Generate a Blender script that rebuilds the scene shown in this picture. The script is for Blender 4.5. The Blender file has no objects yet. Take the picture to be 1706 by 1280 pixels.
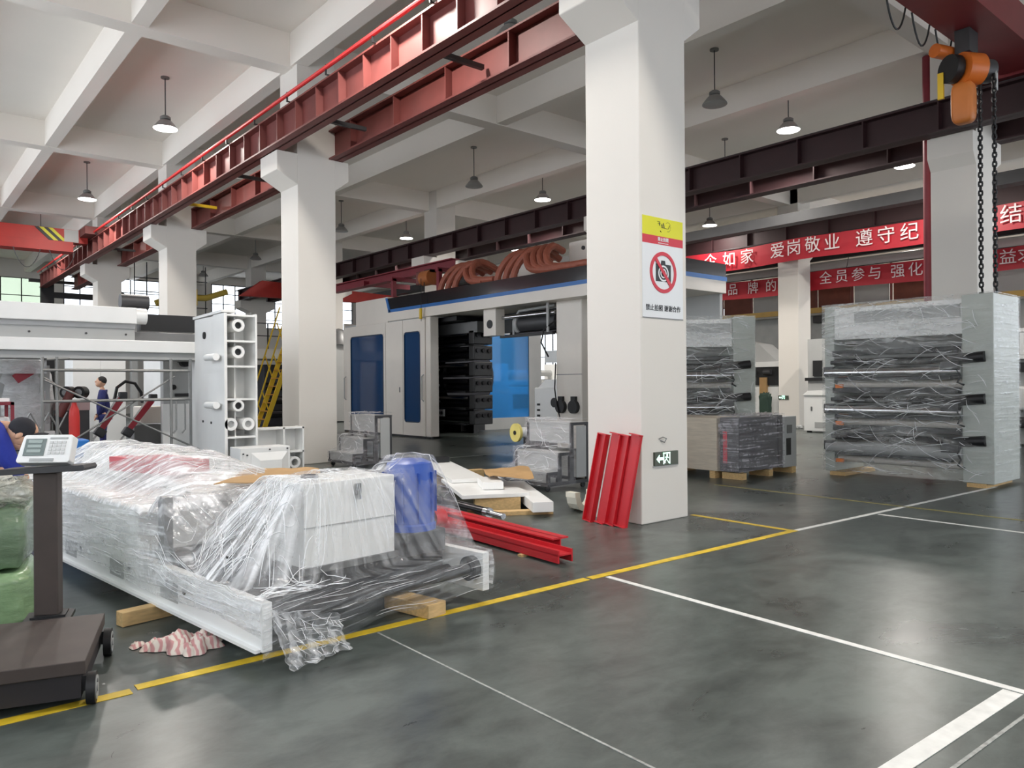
import bpy, math, random
from mathutils import Vector, Matrix
random.seed(7)
PI = math.pi
sc = bpy.context.scene
COL = sc.collection

# ---------------------------------------------------------------- camera, world, daylight, exposure
cam_d = bpy.data.cameras.new('camera')
cam_d.sensor_fit = 'HORIZONTAL'; cam_d.sensor_width = 36.0
cam_d.lens = 1270.0 / 1706.0 * 36.0
cam_d.clip_end = 300
cam = bpy.data.objects.new('camera', cam_d); COL.objects.link(cam)
cam.matrix_world = Matrix.Translation((0, 0, 1.5)) @ Matrix.Rotation(math.radians(-40.0), 4, 'Z') @ Matrix.Rotation(math.radians(90.05), 4, 'X') @ Matrix.Rotation(math.radians(-0.43), 4, 'Z')
sc.camera = cam

world = bpy.data.worlds.new('World'); sc.world = world; world.use_nodes = True
bg = world.node_tree.nodes['Background']
bg.inputs[0].default_value = (0.93, 0.97, 1.0, 1); bg.inputs[1].default_value = 3.0

def area(name, loc, rot, sx, sy, power, color=(1, 1, 1)):
    d = bpy.data.lights.new(name, 'AREA'); d.shape = 'RECTANGLE'; d.size = sx; d.size_y = sy
    d.energy = power; d.color = color
    o = bpy.data.objects.new(name, d); COL.objects.link(o); o.location = loc; o.rotation_euler = rot
    return o
# daylight through the window bands of the wall to the left of the photographer and of the wall behind
for wy, pw in ((-1.0, 150), (7.5, 205), (16.0, 275), (24.5, 300), (33.0, 310)):
    area('daylight', (-4.35, wy, 4.3), (0, -PI/2, 0), 5.2, 6.6, pw, (0.97, 0.985, 1.0))
for wx, pw in ((2.0, 60), (10.5, 130), (19.0, 300), (27.5, 320)):
    area('daylight', (wx, -9.35, 4.2), (PI/2, 0, 0), 6.6, 5.0, pw, (0.97, 0.985, 1.0))
for wy in (-5.0, 2.5):  # added fill through unseen right-wall windows, to brighten the right ceiling
    area('daylight', (33.35, wy, 4.3), (0, PI/2, 0), 5.2, 6.4, 300, (0.98, 0.985, 1.0))
sc.view_settings.view_transform = 'Standard'; sc.view_settings.look = 'None'
sc.view_settings.exposure = 0.0; sc.view_settings.gamma = 1.0; sc.view_settings.use_curve_mapping = False
try:
    sc.cycles.transparent_max_bounces = 16; sc.cycles.max_bounces = 8; sc.cycles.caustics_reflective = False; sc.cycles.caustics_refractive = False
    sc.cycles.sample_clamp_indirect = 6.0
except Exception: pass

# ---------------------------------------------------------------- materials
def lin(c):
    return tuple(((v/255.0)/12.92 if v/255.0 <= 0.04045 else ((v/255.0+0.055)/1.055)**2.4) for v in c)
def nd(nt, t, **kw):
    n = nt.nodes.new(t)
    for k, v in kw.items(): setattr(n, k, v)
    return n
MATS = {}
def mat(name, col, rough=0.5, metal=0.0, var=0.08, vscale=3.0, bump=0.0, bscale=30.0, spec=0.5, stretch=(1, 1, 1), coat=0.0):
    if name in MATS: return MATS[name]
    m = bpy.data.materials.new(name); m.use_nodes = True; nt = m.node_tree
    b = nt.nodes['Principled BSDF']
    c = lin(col)
    tc = nd(nt, 'ShaderNodeTexCoord'); mp = nd(nt, 'ShaderNodeMapping'); mp.inputs['Scale'].default_value = stretch
    nt.links.new(tc.outputs['Object'], mp.inputs['Vector'])
    no = nd(nt, 'ShaderNodeTexNoise'); no.inputs['Scale'].default_value = vscale; no.inputs['Detail'].default_value = 4
    nt.links.new(mp.outputs[0], no.inputs['Vector'])
    r = nd(nt, 'ShaderNodeValToRGB')
    r.color_ramp.elements[0].position = 0.3; r.color_ramp.elements[1].position = 0.7
    r.color_ramp.elements[0].color = tuple(v*(1-var) for v in c)+(1,)
    r.color_ramp.elements[1].color = tuple(min(1, v*(1+var)) for v in c)+(1,)
    nt.links.new(no.outputs['Fac'], r.inputs[0]); nt.links.new(r.outputs[0], b.inputs['Base Color'])
    b.inputs['Roughness'].default_value = rough; b.inputs['Metallic'].default_value = metal
    b.inputs['Specular IOR Level'].default_value = spec; b.inputs['Coat Weight'].default_value = coat
    if bump > 0:
        n2 = nd(nt, 'ShaderNodeTexNoise'); n2.inputs['Scale'].default_value = bscale; n2.inputs['Detail'].default_value = 5
        nt.links.new(mp.outputs[0], n2.inputs['Vector'])
        bp = nd(nt, 'ShaderNodeBump'); bp.inputs['Strength'].default_value = bump; bp.inputs['Distance'].default_value = 0.02
        nt.links.new(n2.outputs['Fac'], bp.inputs['Height']); nt.links.new(bp.outputs[0], b.inputs['Normal'])
    MATS[name] = m; return m
def emis(name, col, s):
    if name in MATS: return MATS[name]
    m = bpy.data.materials.new(name); m.use_nodes = True; nt = m.node_tree
    b = nt.nodes['Principled BSDF']; c = lin(col)+(1,)
    b.inputs['Base Color'].default_value = c; b.inputs['Emission Color'].default_value = c; b.inputs['Emission Strength'].default_value = s
    MATS[name] = m; return m
def film(name, lo, hi, scale, stretch, tint=(245, 246, 248), rough=0.16, bump=0.8, bscale=2.5):
    """clear stretch film: see-through with milky streaks where layers overlap, crinkled gloss"""
    if name in MATS: return MATS[name]
    m = bpy.data.materials.new(name); m.use_nodes = True; nt = m.node_tree
    nt.nodes.remove(nt.nodes['Principled BSDF']); out = nt.nodes['Material Output']
    tc = nd(nt, 'ShaderNodeTexCoord'); mp = nd(nt, 'ShaderNodeMapping'); mp.inputs['Scale'].default_value = stretch
    nt.links.new(tc.outputs['Object'], mp.inputs['Vector'])
    n1 = nd(nt, 'ShaderNodeTexNoise'); n1.inputs['Scale'].default_value = scale; n1.inputs['Detail'].default_value = 6; n1.inputs['Roughness'].default_value = 0.62
    n1.inputs['Distortion'].default_value = 0.6
    nt.links.new(mp.outputs[0], n1.inputs['Vector'])
    mr = nd(nt, 'ShaderNodeMapRange'); mr.inputs['From Min'].default_value = 0.44; mr.inputs['From Max'].default_value = 0.70
    mr.inputs['To Min'].default_value = lo; mr.inputs['To Max'].default_value = hi
    nt.links.new(n1.outputs['Fac'], mr.inputs['Value'])
    n2 = nd(nt, 'ShaderNodeTexNoise'); n2.inputs['Scale'].default_value = scale*bscale; n2.inputs['Detail'].default_value = 4; n2.inputs['Distortion'].default_value = 1.2
    nt.links.new(mp.outputs[0], n2.inputs['Vector'])
    bp = nd(nt, 'ShaderNodeBump'); bp.inputs['Strength'].default_value = bump; bp.inputs['Distance'].default_value = 0.05
    nt.links.new(n2.outputs['Fac'], bp.inputs['Height'])
    tr = nd(nt, 'ShaderNodeBsdfTransparent')
    pb = nd(nt, 'ShaderNodeBsdfPrincipled'); pb.inputs['Base Color'].default_value = lin(tint)+(1,)
    pb.inputs['Roughness'].default_value = rough; pb.inputs['Specular IOR Level'].default_value = 0.9
    nt.links.new(bp.outputs[0], pb.inputs['Normal'])
    mx = nd(nt, 'ShaderNodeMixShader')
    nt.links.new(mr.outputs[0], mx.inputs[0]); nt.links.new(tr.outputs[0], mx.inputs[1]); nt.links.new(pb.outputs[0], mx.inputs[2])
    nt.links.new(mx.outputs[0], out.inputs[0])
    MATS[name] = m; return m
def wrap(name, tint=(246, 247, 249), rough=0.11, bump=0.55):
    """wound stretch film: the mesh attribute 'film' carries (across, along, density) of the winding"""
    if name in MATS: return MATS[name]
    m = bpy.data.materials.new(name); m.use_nodes = True; nt = m.node_tree; L = nt.links.new
    nt.nodes.remove(nt.nodes['Principled BSDF']); out = nt.nodes['Material Output']
    at = nd(nt, 'ShaderNodeAttribute'); at.attribute_name = 'film'
    sp = nd(nt, 'ShaderNodeSeparateXYZ'); L(at.outputs['Vector'], sp.inputs[0])
    cb = nd(nt, 'ShaderNodeCombineXYZ'); L(sp.outputs[0], cb.inputs[0]); L(sp.outputs[1], cb.inputs[1])
    n1 = nd(nt, 'ShaderNodeTexNoise'); n1.inputs['Scale'].default_value = 1.0; n1.inputs['Detail'].default_value = 2.5; n1.inputs['Roughness'].default_value = 0.5; n1.inputs['Distortion'].default_value = 0.35
    L(cb.outputs[0], n1.inputs['Vector'])
    mr = nd(nt, 'ShaderNodeMapRange'); mr.inputs['From Min'].default_value = 0.42; mr.inputs['From Max'].default_value = 0.72
    mr.inputs['To Min'].default_value = 0.35; mr.inputs['To Max'].default_value = 1.5; L(n1.outputs['Fac'], mr.inputs['Value'])
    tc = nd(nt, 'ShaderNodeTexCoord'); n2 = nd(nt, 'ShaderNodeTexNoise'); n2.inputs['Scale'].default_value = 7; n2.inputs['Detail'].default_value = 4; n2.inputs['Distortion'].default_value = 1.5
    L(tc.outputs['Object'], n2.inputs['Vector'])
    m2 = nd(nt, 'ShaderNodeMapRange'); m2.inputs['From Min'].default_value = 0.35; m2.inputs['From Max'].default_value = 0.65; m2.inputs['To Min'].default_value = 0.6; m2.inputs['To Max'].default_value = 1.25
    L(n2.outputs['Fac'], m2.inputs['Value'])
    a1 = nd(nt, 'ShaderNodeMath', operation='MULTIPLY'); L(mr.outputs[0], a1.inputs[0]); L(sp.outputs[2], a1.inputs[1])
    a2 = nd(nt, 'ShaderNodeMath', operation='MULTIPLY', use_clamp=True); L(a1.outputs[0], a2.inputs[0]); L(m2.outputs[0], a2.inputs[1])
    ad = nd(nt, 'ShaderNodeMath', operation='ADD'); L(n1.outputs['Fac'], ad.inputs[0]); L(n2.outputs['Fac'], ad.inputs[1])
    bp = nd(nt, 'ShaderNodeBump'); bp.inputs['Strength'].default_value = bump; bp.inputs['Distance'].default_value = 0.03; L(ad.outputs[0], bp.inputs['Height'])
    tr = nd(nt, 'ShaderNodeBsdfTransparent'); pb = nd(nt, 'ShaderNodeBsdfPrincipled'); pb.inputs['Base Color'].default_value = lin(tint)+(1,)
    pb.inputs['Roughness'].default_value = rough; pb.inputs['Specular IOR Level'].default_value = 1.0; L(bp.outputs[0], pb.inputs['Normal'])
    mx = nd(nt, 'ShaderNodeMixShader'); L(a2.outputs[0], mx.inputs[0]); L(tr.outputs[0], mx.inputs[1]); L(pb.outputs[0], mx.inputs[2]); L(mx.outputs[0], out.inputs[0])
    MATS[name] = m; return m
def glass(name, tint, alpha, rough=0.03, spec=0.5):
    """thin pane: part clear, part glossy tint"""
    if name in MATS: return MATS[name]
    m = bpy.data.materials.new(name); m.use_nodes = True; nt = m.node_tree
    nt.nodes.remove(nt.nodes['Principled BSDF']); out = nt.nodes['Material Output']
    tr = nd(nt, 'ShaderNodeBsdfTransparent'); tr.inputs[0].default_value = lin(tint)+(1,)
    pb = nd(nt, 'ShaderNodeBsdfPrincipled'); pb.inputs['Base Color'].default_value = lin(tint)+(1,); pb.inputs['Roughness'].default_value = rough; pb.inputs['Specular IOR Level'].default_value = spec
    mx = nd(nt, 'ShaderNodeMixShader'); mx.inputs[0].default_value = alpha
    nt.links.new(tr.outputs[0], mx.inputs[1]); nt.links.new(pb.outputs[0], mx.inputs[2]); nt.links.new(mx.outputs[0], out.inputs[0])
    MATS[name] = m; return m
def floor_mat():
    m = bpy.data.materials.new('polished_concrete'); m.use_nodes = True; nt = m.node_tree; b = nt.nodes['Principled BSDF']
    tc = nd(nt, 'ShaderNodeTexCoord')
    n1 = nd(nt, 'ShaderNodeTexNoise'); n1.inputs['Scale'].default_value = 0.8; n1.inputs['Detail'].default_value = 9; n1.inputs['Roughness'].default_value = 0.64; n1.inputs['Distortion'].default_value = 0.9
    mp = nd(nt, 'ShaderNodeMapping'); mp.inputs['Scale'].default_value = (0.9, 1.5, 1); mp.inputs['Rotation'].default_value = (0, 0, 0.5)
    nt.links.new(tc.outputs['Object'], mp.inputs[0]); nt.links.new(mp.outputs[0], n1.inputs['Vector'])
    r = nd(nt, 'ShaderNodeValToRGB'); e = r.color_ramp.elements
    e[0].position = 0.40; e[0].color = lin((62, 67, 64))+(1,); e[1].position = 0.60; e[1].color = lin((95, 102, 98))+(1,)
    nf = nd(nt, 'ShaderNodeTexNoise'); nf.inputs['Scale'].default_value = 4.5; nf.inputs['Detail'].default_value = 10; nf.inputs['Roughness'].default_value = 0.7; nf.inputs['Distortion'].default_value = 0.4
    nt.links.new(mp.outputs[0], nf.inputs['Vector'])
    mf = nd(nt, 'ShaderNodeMixRGB'); mf.inputs[0].default_value = 0.42; nt.links.new(n1.outputs['Fac'], mf.inputs[1]); nt.links.new(nf.outputs['Fac'], mf.inputs[2])
    nt.links.new(mf.outputs[0], r.inputs[0])
    n3 = nd(nt, 'ShaderNodeTexNoise'); n3.inputs['Scale'].default_value = 140; n3.inputs['Detail'].default_value = 2
    nt.links.new(tc.outputs['Object'], n3.inputs['Vector'])
    r3 = nd(nt, 'ShaderNodeValToRGB'); r3.color_ramp.elements[0].position = 0.70; r3.color_ramp.elements[1].position = 0.78
    r3.color_ramp.elements[0].color = (0, 0, 0, 1); r3.color_ramp.elements[1].color = (0.12, 0.12, 0.12, 1)
    nt.links.new(n3.outputs['Fac'], r3.inputs[0])
    ad = nd(nt, 'ShaderNodeMixRGB'); ad.blend_type = 'ADD'; ad.inputs[0].default_value = 0.35
    nt.links.new(r.outputs[0], ad.inputs[1]); nt.links.new(r3.outputs[0], ad.inputs[2])
    nt.links.new(ad.outputs[0], b.inputs['Base Color'])
    mr = nd(nt, 'ShaderNodeMapRange'); mr.inputs['To Min'].default_value = 0.21; mr.inputs['To Max'].default_value = 0.38
    nt.links.new(n1.outputs['Fac'], mr.inputs['Value']); nt.links.new(mr.outputs[0], b.inputs['Roughness'])
    b.inputs['Specular IOR Level'].default_value = 0.38
    n2 = nd(nt, 'ShaderNodeTexNoise'); n2.inputs['Scale'].default_value = 5; n2.inputs['Detail'].default_value = 3
    nt.links.new(tc.outputs['Object'], n2.inputs['Vector'])
    bp = nd(nt, 'ShaderNodeBump'); bp.inputs['Strength'].default_value = 0.05; bp.inputs['Distance'].default_value = 0.02
    nt.links.new(n2.outputs['Fac'], bp.inputs['Height']); nt.links.new(bp.outputs[0], b.inputs['Normal'])
    MATS['floor'] = m; return m

M_WALL = mat('white_plaster', (222, 217, 210), 0.85, var=0.02, vscale=0.6, bump=0.03)
M_CEIL = mat('ceiling_plaster', (238, 232, 224), 0.9, var=0.02, vscale=0.5)
M_WHITE = mat('white_enamel', (238, 238, 236), 0.35, var=0.02)
M_WARM = mat('warm_white_panel', (230, 222, 212), 0.35, var=0.015)
M_LGREY = mat('light_grey_paint', (172, 173, 172), 0.45, var=0.03)
M_GREY = mat('grey_steel', (118, 118, 118), 0.42, 0.4, var=0.08)
M_DGREY = mat('dark_grey_steel', (66, 66, 68), 0.5, 0.2, var=0.1)
M_BLACK = mat('black_rubber', (24, 24, 26), 0.5, var=0.15)
M_ROLL = mat('dark_roller_steel', (44, 43, 46), 0.22, 0.7, var=0.1)
M_CHROME = mat('bright_steel', (196, 196, 198), 0.18, 1.0, var=0.04)
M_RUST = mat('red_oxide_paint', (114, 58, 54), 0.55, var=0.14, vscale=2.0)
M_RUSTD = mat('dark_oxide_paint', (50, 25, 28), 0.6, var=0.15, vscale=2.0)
M_RED = mat('red_enamel', (196, 34, 44), 0.38, var=0.05)
M_CRANE = mat('crane_red_paint', (176, 44, 36), 0.5, var=0.08)
M_ORANGE = mat('hoist_orange_paint', (206, 106, 36), 0.4, var=0.08)
M_YELLOW = mat('yellow_paint', (222, 184, 40), 0.5, var=0.06)
M_BLUE = mat('blue_stripe_paint', (34, 104, 176), 0.35, var=0.03)
M_DKBLUE = mat('motor_blue_paint', (44, 82, 170), 0.4, var=0.06)
M_WOOD = mat('pale_timber', (206, 172, 120), 0.7, var=0.15, vscale=6, stretch=(1, 8, 8))
M_CARD = mat('brown_cardboard', (178, 142, 96), 0.85, var=0.08, vscale=5)
M_CONC = MATS.get('floor') or floor_mat()
M_HOSE = mat('terracotta_hose', (158, 88, 68), 0.55, var=0.12, vscale=8)

# ---------------------------------------------------------------- mesh builder
class MB:
    def __init__(s): s.v = []; s.f = []
    def add(s, vs, fs):
        o = len(s.v); s.v += [tuple(v) for v in vs]; s.f += [tuple(i+o for i in f) for f in fs]; return s
    def box(s, x0, y0, z0, x1, y1, z1):
        x0, x1 = sorted((x0, x1)); y0, y1 = sorted((y0, y1)); z0, z1 = sorted((z0, z1))
        return s.add([(x0,y0,z0),(x1,y0,z0),(x1,y1,z0),(x0,y1,z0),(x0,y0,z1),(x1,y0,z1),(x1,y1,z1),(x0,y1,z1)],
                     [(0,3,2,1),(4,5,6,7),(0,1,5,4),(1,2,6,5),(2,3,7,6),(3,0,4,7)])
    def obox(s, c, size, rz=0, rx=0, ry=0):
        R = Matrix.Rotation(rz, 3, 'Z') @ Matrix.Rotation(ry, 3, 'Y') @ Matrix.Rotation(rx, 3, 'X')
        a, b, d = (q/2 for q in size); c = Vector(c)
        vs = [c + R @ Vector(p) for p in [(-a,-b,-d),(a,-b,-d),(a,b,-d),(-a,b,-d),(-a,-b,d),(a,-b,d),(a,b,d),(-a,b,d)]]
        return s.add(vs, [(0,3,2,1),(4,5,6,7),(0,1,5,4),(1,2,6,5),(2,3,7,6),(3,0,4,7)])
    def bar(s, p0, p1, w, h=None):
        """square bar from p0 to p1"""
        p0, p1 = Vector(p0), Vector(p1); h = h or w; d = (p1-p0).normalized()
        up = Vector((0,0,1)) if abs(d.z) < 0.95 else Vector((0,1,0))
        u = d.cross(up).normalized()*w/2; v = u.cross(d).normalized()*h/2
        vs = [p0-u-v, p0+u-v, p0+u+v, p0-u+v, p1-u-v, p1+u-v, p1+u+v, p1-u+v]
        return s.add(vs, [(0,1,2,3),(7,6,5,4),(0,4,5,1),(1,5,6,2),(2,6,7,3),(3,7,4,0)])
    def cyl(s, p0, p1, r, n=14, r2=None, cap=True):
        p0, p1 = Vector(p0), Vector(p1); r2 = r if r2 is None else r2; d = (p1-p0).normalized()
        up = Vector((0,0,1)) if abs(d.z) < 0.95 else Vector((1,0,0))
        u = d.cross(up).normalized(); v = d.cross(u)
        vs = [p0+(u*math.cos(2*PI*i/n)+v*math.sin(2*PI*i/n))*r for i in range(n)] + [p1+(u*math.cos(2*PI*i/n)+v*math.sin(2*PI*i/n))*r2 for i in range(n)]
        fs = [(i, (i+1) % n, n+(i+1) % n, n+i) for i in range(n)]
        if cap: fs += [tuple(range(n))[::-1], tuple(range(n, 2*n))]
        return s.add(vs, fs)
    def ring(s, p0, p1, ro, ri, n=24):
        """hollow cylinder"""
        p0, p1 = Vector(p0), Vector(p1); d = (p1-p0).normalized()
        up = Vector((0,0,1)) if abs(d.z) < 0.95 else Vector((1,0,0)); u = d.cross(up).normalized(); v = d.cross(u)
        def c(p, r): return [p+(u*math.cos(2*PI*i/n)+v*math.sin(2*PI*i/n))*r for i in range(n)]
        vs = c(p0, ro)+c(p1, ro)+c(p1, ri)+c(p0, ri); fs = []
        for k in range(4):
            a, b = k*n, ((k+1) % 4)*n
            fs += [(a+i, a+(i+1) % n, b+(i+1) % n, b+i) for i in range(n)]
        return s.add(vs, fs)
    def tube(s, pts, r, n=8, radii=None):
        pts = [Vector(p) for p in pts]; m = len(pts); vs = []; pu = None
        for k, p in enumerate(pts):
            d = (pts[min(k+1, m-1)]-pts[max(k-1, 0)]).normalized()
            if pu is None:
                up = Vector((0,0,1)) if abs(d.z) < 0.9 else Vector((1,0,0)); u = d.cross(up).normalized()
            else: u = (pu - d*pu.dot(d)).normalized()
            pu = u; v = d.cross(u); rr = radii[k] if radii else r
            vs += [p+(u*math.cos(2*PI*i/n)+v*math.sin(2*PI*i/n))*rr for i in range(n)]
        fs = [(k*n+i, k*n+(i+1) % n, (k+1)*n+(i+1) % n, (k+1)*n+i) for k in range(m-1) for i in range(n)]
        fs += [tuple(range(n))[::-1], tuple(range((m-1)*n, m*n))]
        return s.add(vs, fs)
    def lathe(s, prof, c=(0,0,0), n=24):
        cx, cy, cz = c; vs = [(cx+r*math.cos(2*PI*i/n), cy+r*math.sin(2*PI*i/n), cz+z) for r, z in prof for i in range(n)]
        fs = [(k*n+i, k*n+(i+1) % n, (k+1)*n+(i+1) % n, (k+1)*n+i) for k in range(len(prof)-1) for i in range(n)]
        return s.add(vs, fs)
    def prism(s, poly, axis, a, b):
        """polygon of 2-d points pushed along an axis from a to b; x: (y,z), y: (x,z), z: (x,y)"""
        def P(p, t):
            return (t, p[0], p[1]) if axis == 'x' else (p[0], t, p[1]) if axis == 'y' else (p[0], p[1], t)
        n = len(poly)
        vs = [P(p, a) for p in poly]+[P(p, b) for p in poly]
        return s.add(vs, [tuple(range(n))[::-1], tuple(range(n, 2*n))]+[(i, (i+1) % n, n+(i+1) % n, n+i) for i in range(n)])
    def grid(s, fn, nu, nv):
        vs = [fn(i/nu, j/nv) for j in range(nv+1) for i in range(nu+1)]
        return s.add(vs, [(j*(nu+1)+i, j*(nu+1)+i+1, (j+1)*(nu+1)+i+1, (j+1)*(nu+1)+i) for j in range(nv) for i in range(nu)])
    def ball(s, c, rx, ry=None, rz=None, n=14, m=9, R=None):
        ry = ry or rx; rz = rz or rx; c = Vector(c); vs = []
        for j in range(m+1):
            t = PI*j/m
            for i in range(n):
                p = Vector((rx*math.sin(t)*math.cos(2*PI*i/n), ry*math.sin(t)*math.sin(2*PI*i/n), rz*math.cos(t)))
                vs.append(c+(R @ p if R else p))
        return s.add(vs, [(j*n+i, (j+1)*n+i, (j+1)*n+(i+1) % n, j*n+(i+1) % n) for j in range(m) for i in range(n)])
    def build(s, name, m, parent=None, smooth=True, bev=0.0, label=None, ang=0.6, attr=None):
        off = Vector((0, 0, 0))
        if parent is not None and parent.name not in LOCAL:
            r = parent
            while r.parent: r = r.parent
            off = r.location
        me = bpy.data.meshes.new(name); me.from_pydata([tuple(Vector(v)-off) for v in s.v], [], s.f); me.update()
        import bmesh
        bm = bmesh.new(); bm.from_mesh(me); bmesh.ops.recalc_face_normals(bm, faces=bm.faces); bm.to_mesh(me); bm.free()
        if smooth:
            me.polygons.foreach_set('use_smooth', [True]*len(me.polygons)); me.set_sharp_from_angle(angle=ang)
        me.materials.append(m)
        if attr:
            at = me.attributes.new('film', 'FLOAT_VECTOR', 'POINT')
            at.data.foreach_set('vector', [c for v in s.v for c in attr(*v)])
        o = bpy.data.objects.new(name, me); COL.objects.link(o)
        if parent is not None:
            o.parent = parent
            if parent.name in LOCAL: LOCAL.add(o.name)
        if bev > 0:
            b = o.modifiers.new('bevel', 'BEVEL'); b.width = bev; b.segments = 2; b.limit_method = 'ANGLE'
        if label: o['label'] = label
        return o
LOCAL = set()
def tag(o, label, cat, group=None, kind=None):
    o['label'] = label
    if cat: o['category'] = cat
    if group: o['group'] = group
    if kind: o['kind'] = kind
    return o
def thing(name, label, cat, loc=(0, 0, 0), rz=0.0, group=None, local=False):
    """an Empty at the thing's base that carries its parts; local: the parts are written in its own axes"""
    o = bpy.data.objects.new(name, None); COL.objects.link(o); o.location = loc; o.rotation_euler = (0, 0, rz)
    o.empty_display_size = 0.2
    if local: LOCAL.add(o.name)
    return tag(o, label, cat, group)
def struct(name, mb, m, parent=None, label=None, smooth=False, bev=0.0):
    o = mb.build(name, m, parent, smooth=smooth, bev=bev)
    if parent is None: o['kind'] = 'structure'
    if label: o['label'] = label
    return o
def copy_tree(o, parent=None):
    c = o.copy(); COL.objects.link(c); c.parent = parent
    for ch in list(o.children): copy_tree(ch, c)
    return c
def share(name, src, parent, loc, rot=None):
    """another object on the same mesh data"""
    o = bpy.data.objects.new(name, src.data); COL.objects.link(o); o.parent = parent; o.location = loc
    if rot: o.rotation_euler = rot
    return o
def text(name, body, size, m, loc, rot, parent, extr=0.001, bold=0.0, sx=1.0):
    c = bpy.data.curves.new(name, 'FONT'); c.body = body; c.size = size; c.align_x = 'CENTER'; c.align_y = 'CENTER'
    c.extrude = extr; c.offset = bold
    t = bpy.data.objects.new(name, c); COL.objects.link(t)
    dg = bpy.context.evaluated_depsgraph_get(); me = bpy.data.meshes.new_from_object(t.evaluated_get(dg))
    bpy.data.objects.remove(t); bpy.data.curves.remove(c)
    me.materials.clear(); me.materials.append(m)
    o = bpy.data.objects.new(name, me); COL.objects.link(o); o.parent = parent; o.location = loc; o.rotation_euler = rot; o.scale = (sx, 1, 1)
    return o

# ================================================================ THE HALL
CX0, CX1 = 6.24, 7.03                       # the first column row
COLY = [5.31, 13.76, 22.2, 30.65]
X_L, X_R, Y_B, Y_F, Z_S = -4.0, 33.0, -9.0, 47.5, 8.3
fl_o = struct('floor', MB().box(X_L-.3, Y_B-.3, -.3, X_R+.3, Y_F+.3, 0), M_CONC)
M_LYEL = mat('yellow_line_paint', (214, 182, 46), 0.5, var=0.22, vscale=9)
M_LWHI = mat('white_line_paint', (226, 226, 222), 0.5, var=0.12, vscale=11)
M_LFAD = mat('faded_yellow_line_paint', (150, 140, 80), 0.4, var=0.2, vscale=9)
M_JOINT = mat('floor_joint_filler', (160, 162, 158), 0.7, var=0.3, vscale=30)
def line(name, x0, y0, x1, y1, w, m):
    d = Vector((x1-x0, y1-y0, 0)); n = Vector((-d.y, d.x, 0)).normalized()*w/2
    p = [Vector((x0,y0,0))-n, Vector((x1,y1,0))-n, Vector((x1,y1,0))+n, Vector((x0,y0,0))+n]
    mb = MB(); mb.add([(q.x,q.y,0.0005) for q in p]+[(q.x,q.y,0.003) for q in p], [(0,3,2,1),(4,5,6,7),(0,1,5,4),(1,2,6,5),(2,3,7,6),(3,0,4,7)])
    return mb.build(name, m, fl_o, smooth=False)
line('yellow_line', -2.0, 4.12, 0.97, 4.095, .075, M_LYEL)
line('yellow_line', 1.0, 4.13, 4.2, 4.13, .075, M_LYEL)
line('yellow_line', 4.23, 4.13, 7.16, 4.085, .075, M_LYEL)
line('yellow_line', 7.12, 4.12, 7.15, 5.35, .07, M_LYEL)
line('white_line', 4.37, 4.07, 4.21, 0.6, .05, M_LWHI)
line('white_line', 4.20, 1.27, 2.2, 1.35, .085, M_LWHI)
line('white_line', 7.16, 4.075, 12.2, 3.88, .055, M_LWHI)
line('white_line', 8.72, 3.95, 8.66, 1.2, .05, M_LWHI)
line('yellow_line', 9.52, 6.7, 9.43, 1.4, .055, M_LFAD)
line('expansion_joint', 2.34, 4.07, 2.30, -1.0, .012, M_JOINT)
line('expansion_joint', 4.1, 1.14, 2.4, 1.20, .016, M_JOINT)
line('expansion_joint', 2.0, 12.9, 12, 12.9, .012, M_JOINT)

ceil_o = struct('ceiling', MB().box(X_L-.3, Y_B-.3, Z_S, X_R+.3, Y_F+.3, Z_S+.3), M_CEIL)
ZB = 7.66
for x in (-2.2, .6, 3.38, 6.19, 11.3, 15.06, 19.9, 24.3, 29.0):
    MB().box(x, Y_B, ZB, x+.27, Y_F, Z_S).build('beam', M_CEIL, ceil_o, smooth=False)
for y in (-2.75, 5.7, 14.15, 22.6, 31.05, 39.5):
    MB().box(X_L, y-.2, ZB-.02, X_R, y+.2, Z_S).build('beam', M_CEIL, ceil_o, smooth=False)

def wall(name, axis, c, t, a0, a1, holes, m=M_WALL):
    """wall on the plane axis=c with rectangular openings (a0,a1,z0,z1)"""
    us = sorted({a0, a1, *[h[0] for h in holes], *[h[1] for h in holes]}); zs = sorted({0, Z_S, *[h[2] for h in holes], *[h[3] for h in holes]})
    mb = MB()
    for i in range(len(us)-1):
        for j in range(len(zs)-1):
            u, z = (us[i]+us[i+1])/2, (zs[j]+zs[j+1])/2
            if any(h[0] < u < h[1] and h[2] < z < h[3] for h in holes): continue
            if axis == 'x': mb.box(c, us[i], zs[j], c+t, us[i+1], zs[j+1])
            else: mb.box(us[i], c, zs[j], us[i+1], c+t, zs[j+1])
    return struct(name, mb, m)
M_FRAME = mat('dark_window_frame', (40, 36, 36), 0.5)
M_PANE = glass('window_pane_glass', (250, 252, 255), 0.08)
M_GPANE = glass('green_office_glass', (226, 234, 222), 0.35)
wn = [0]
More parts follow.
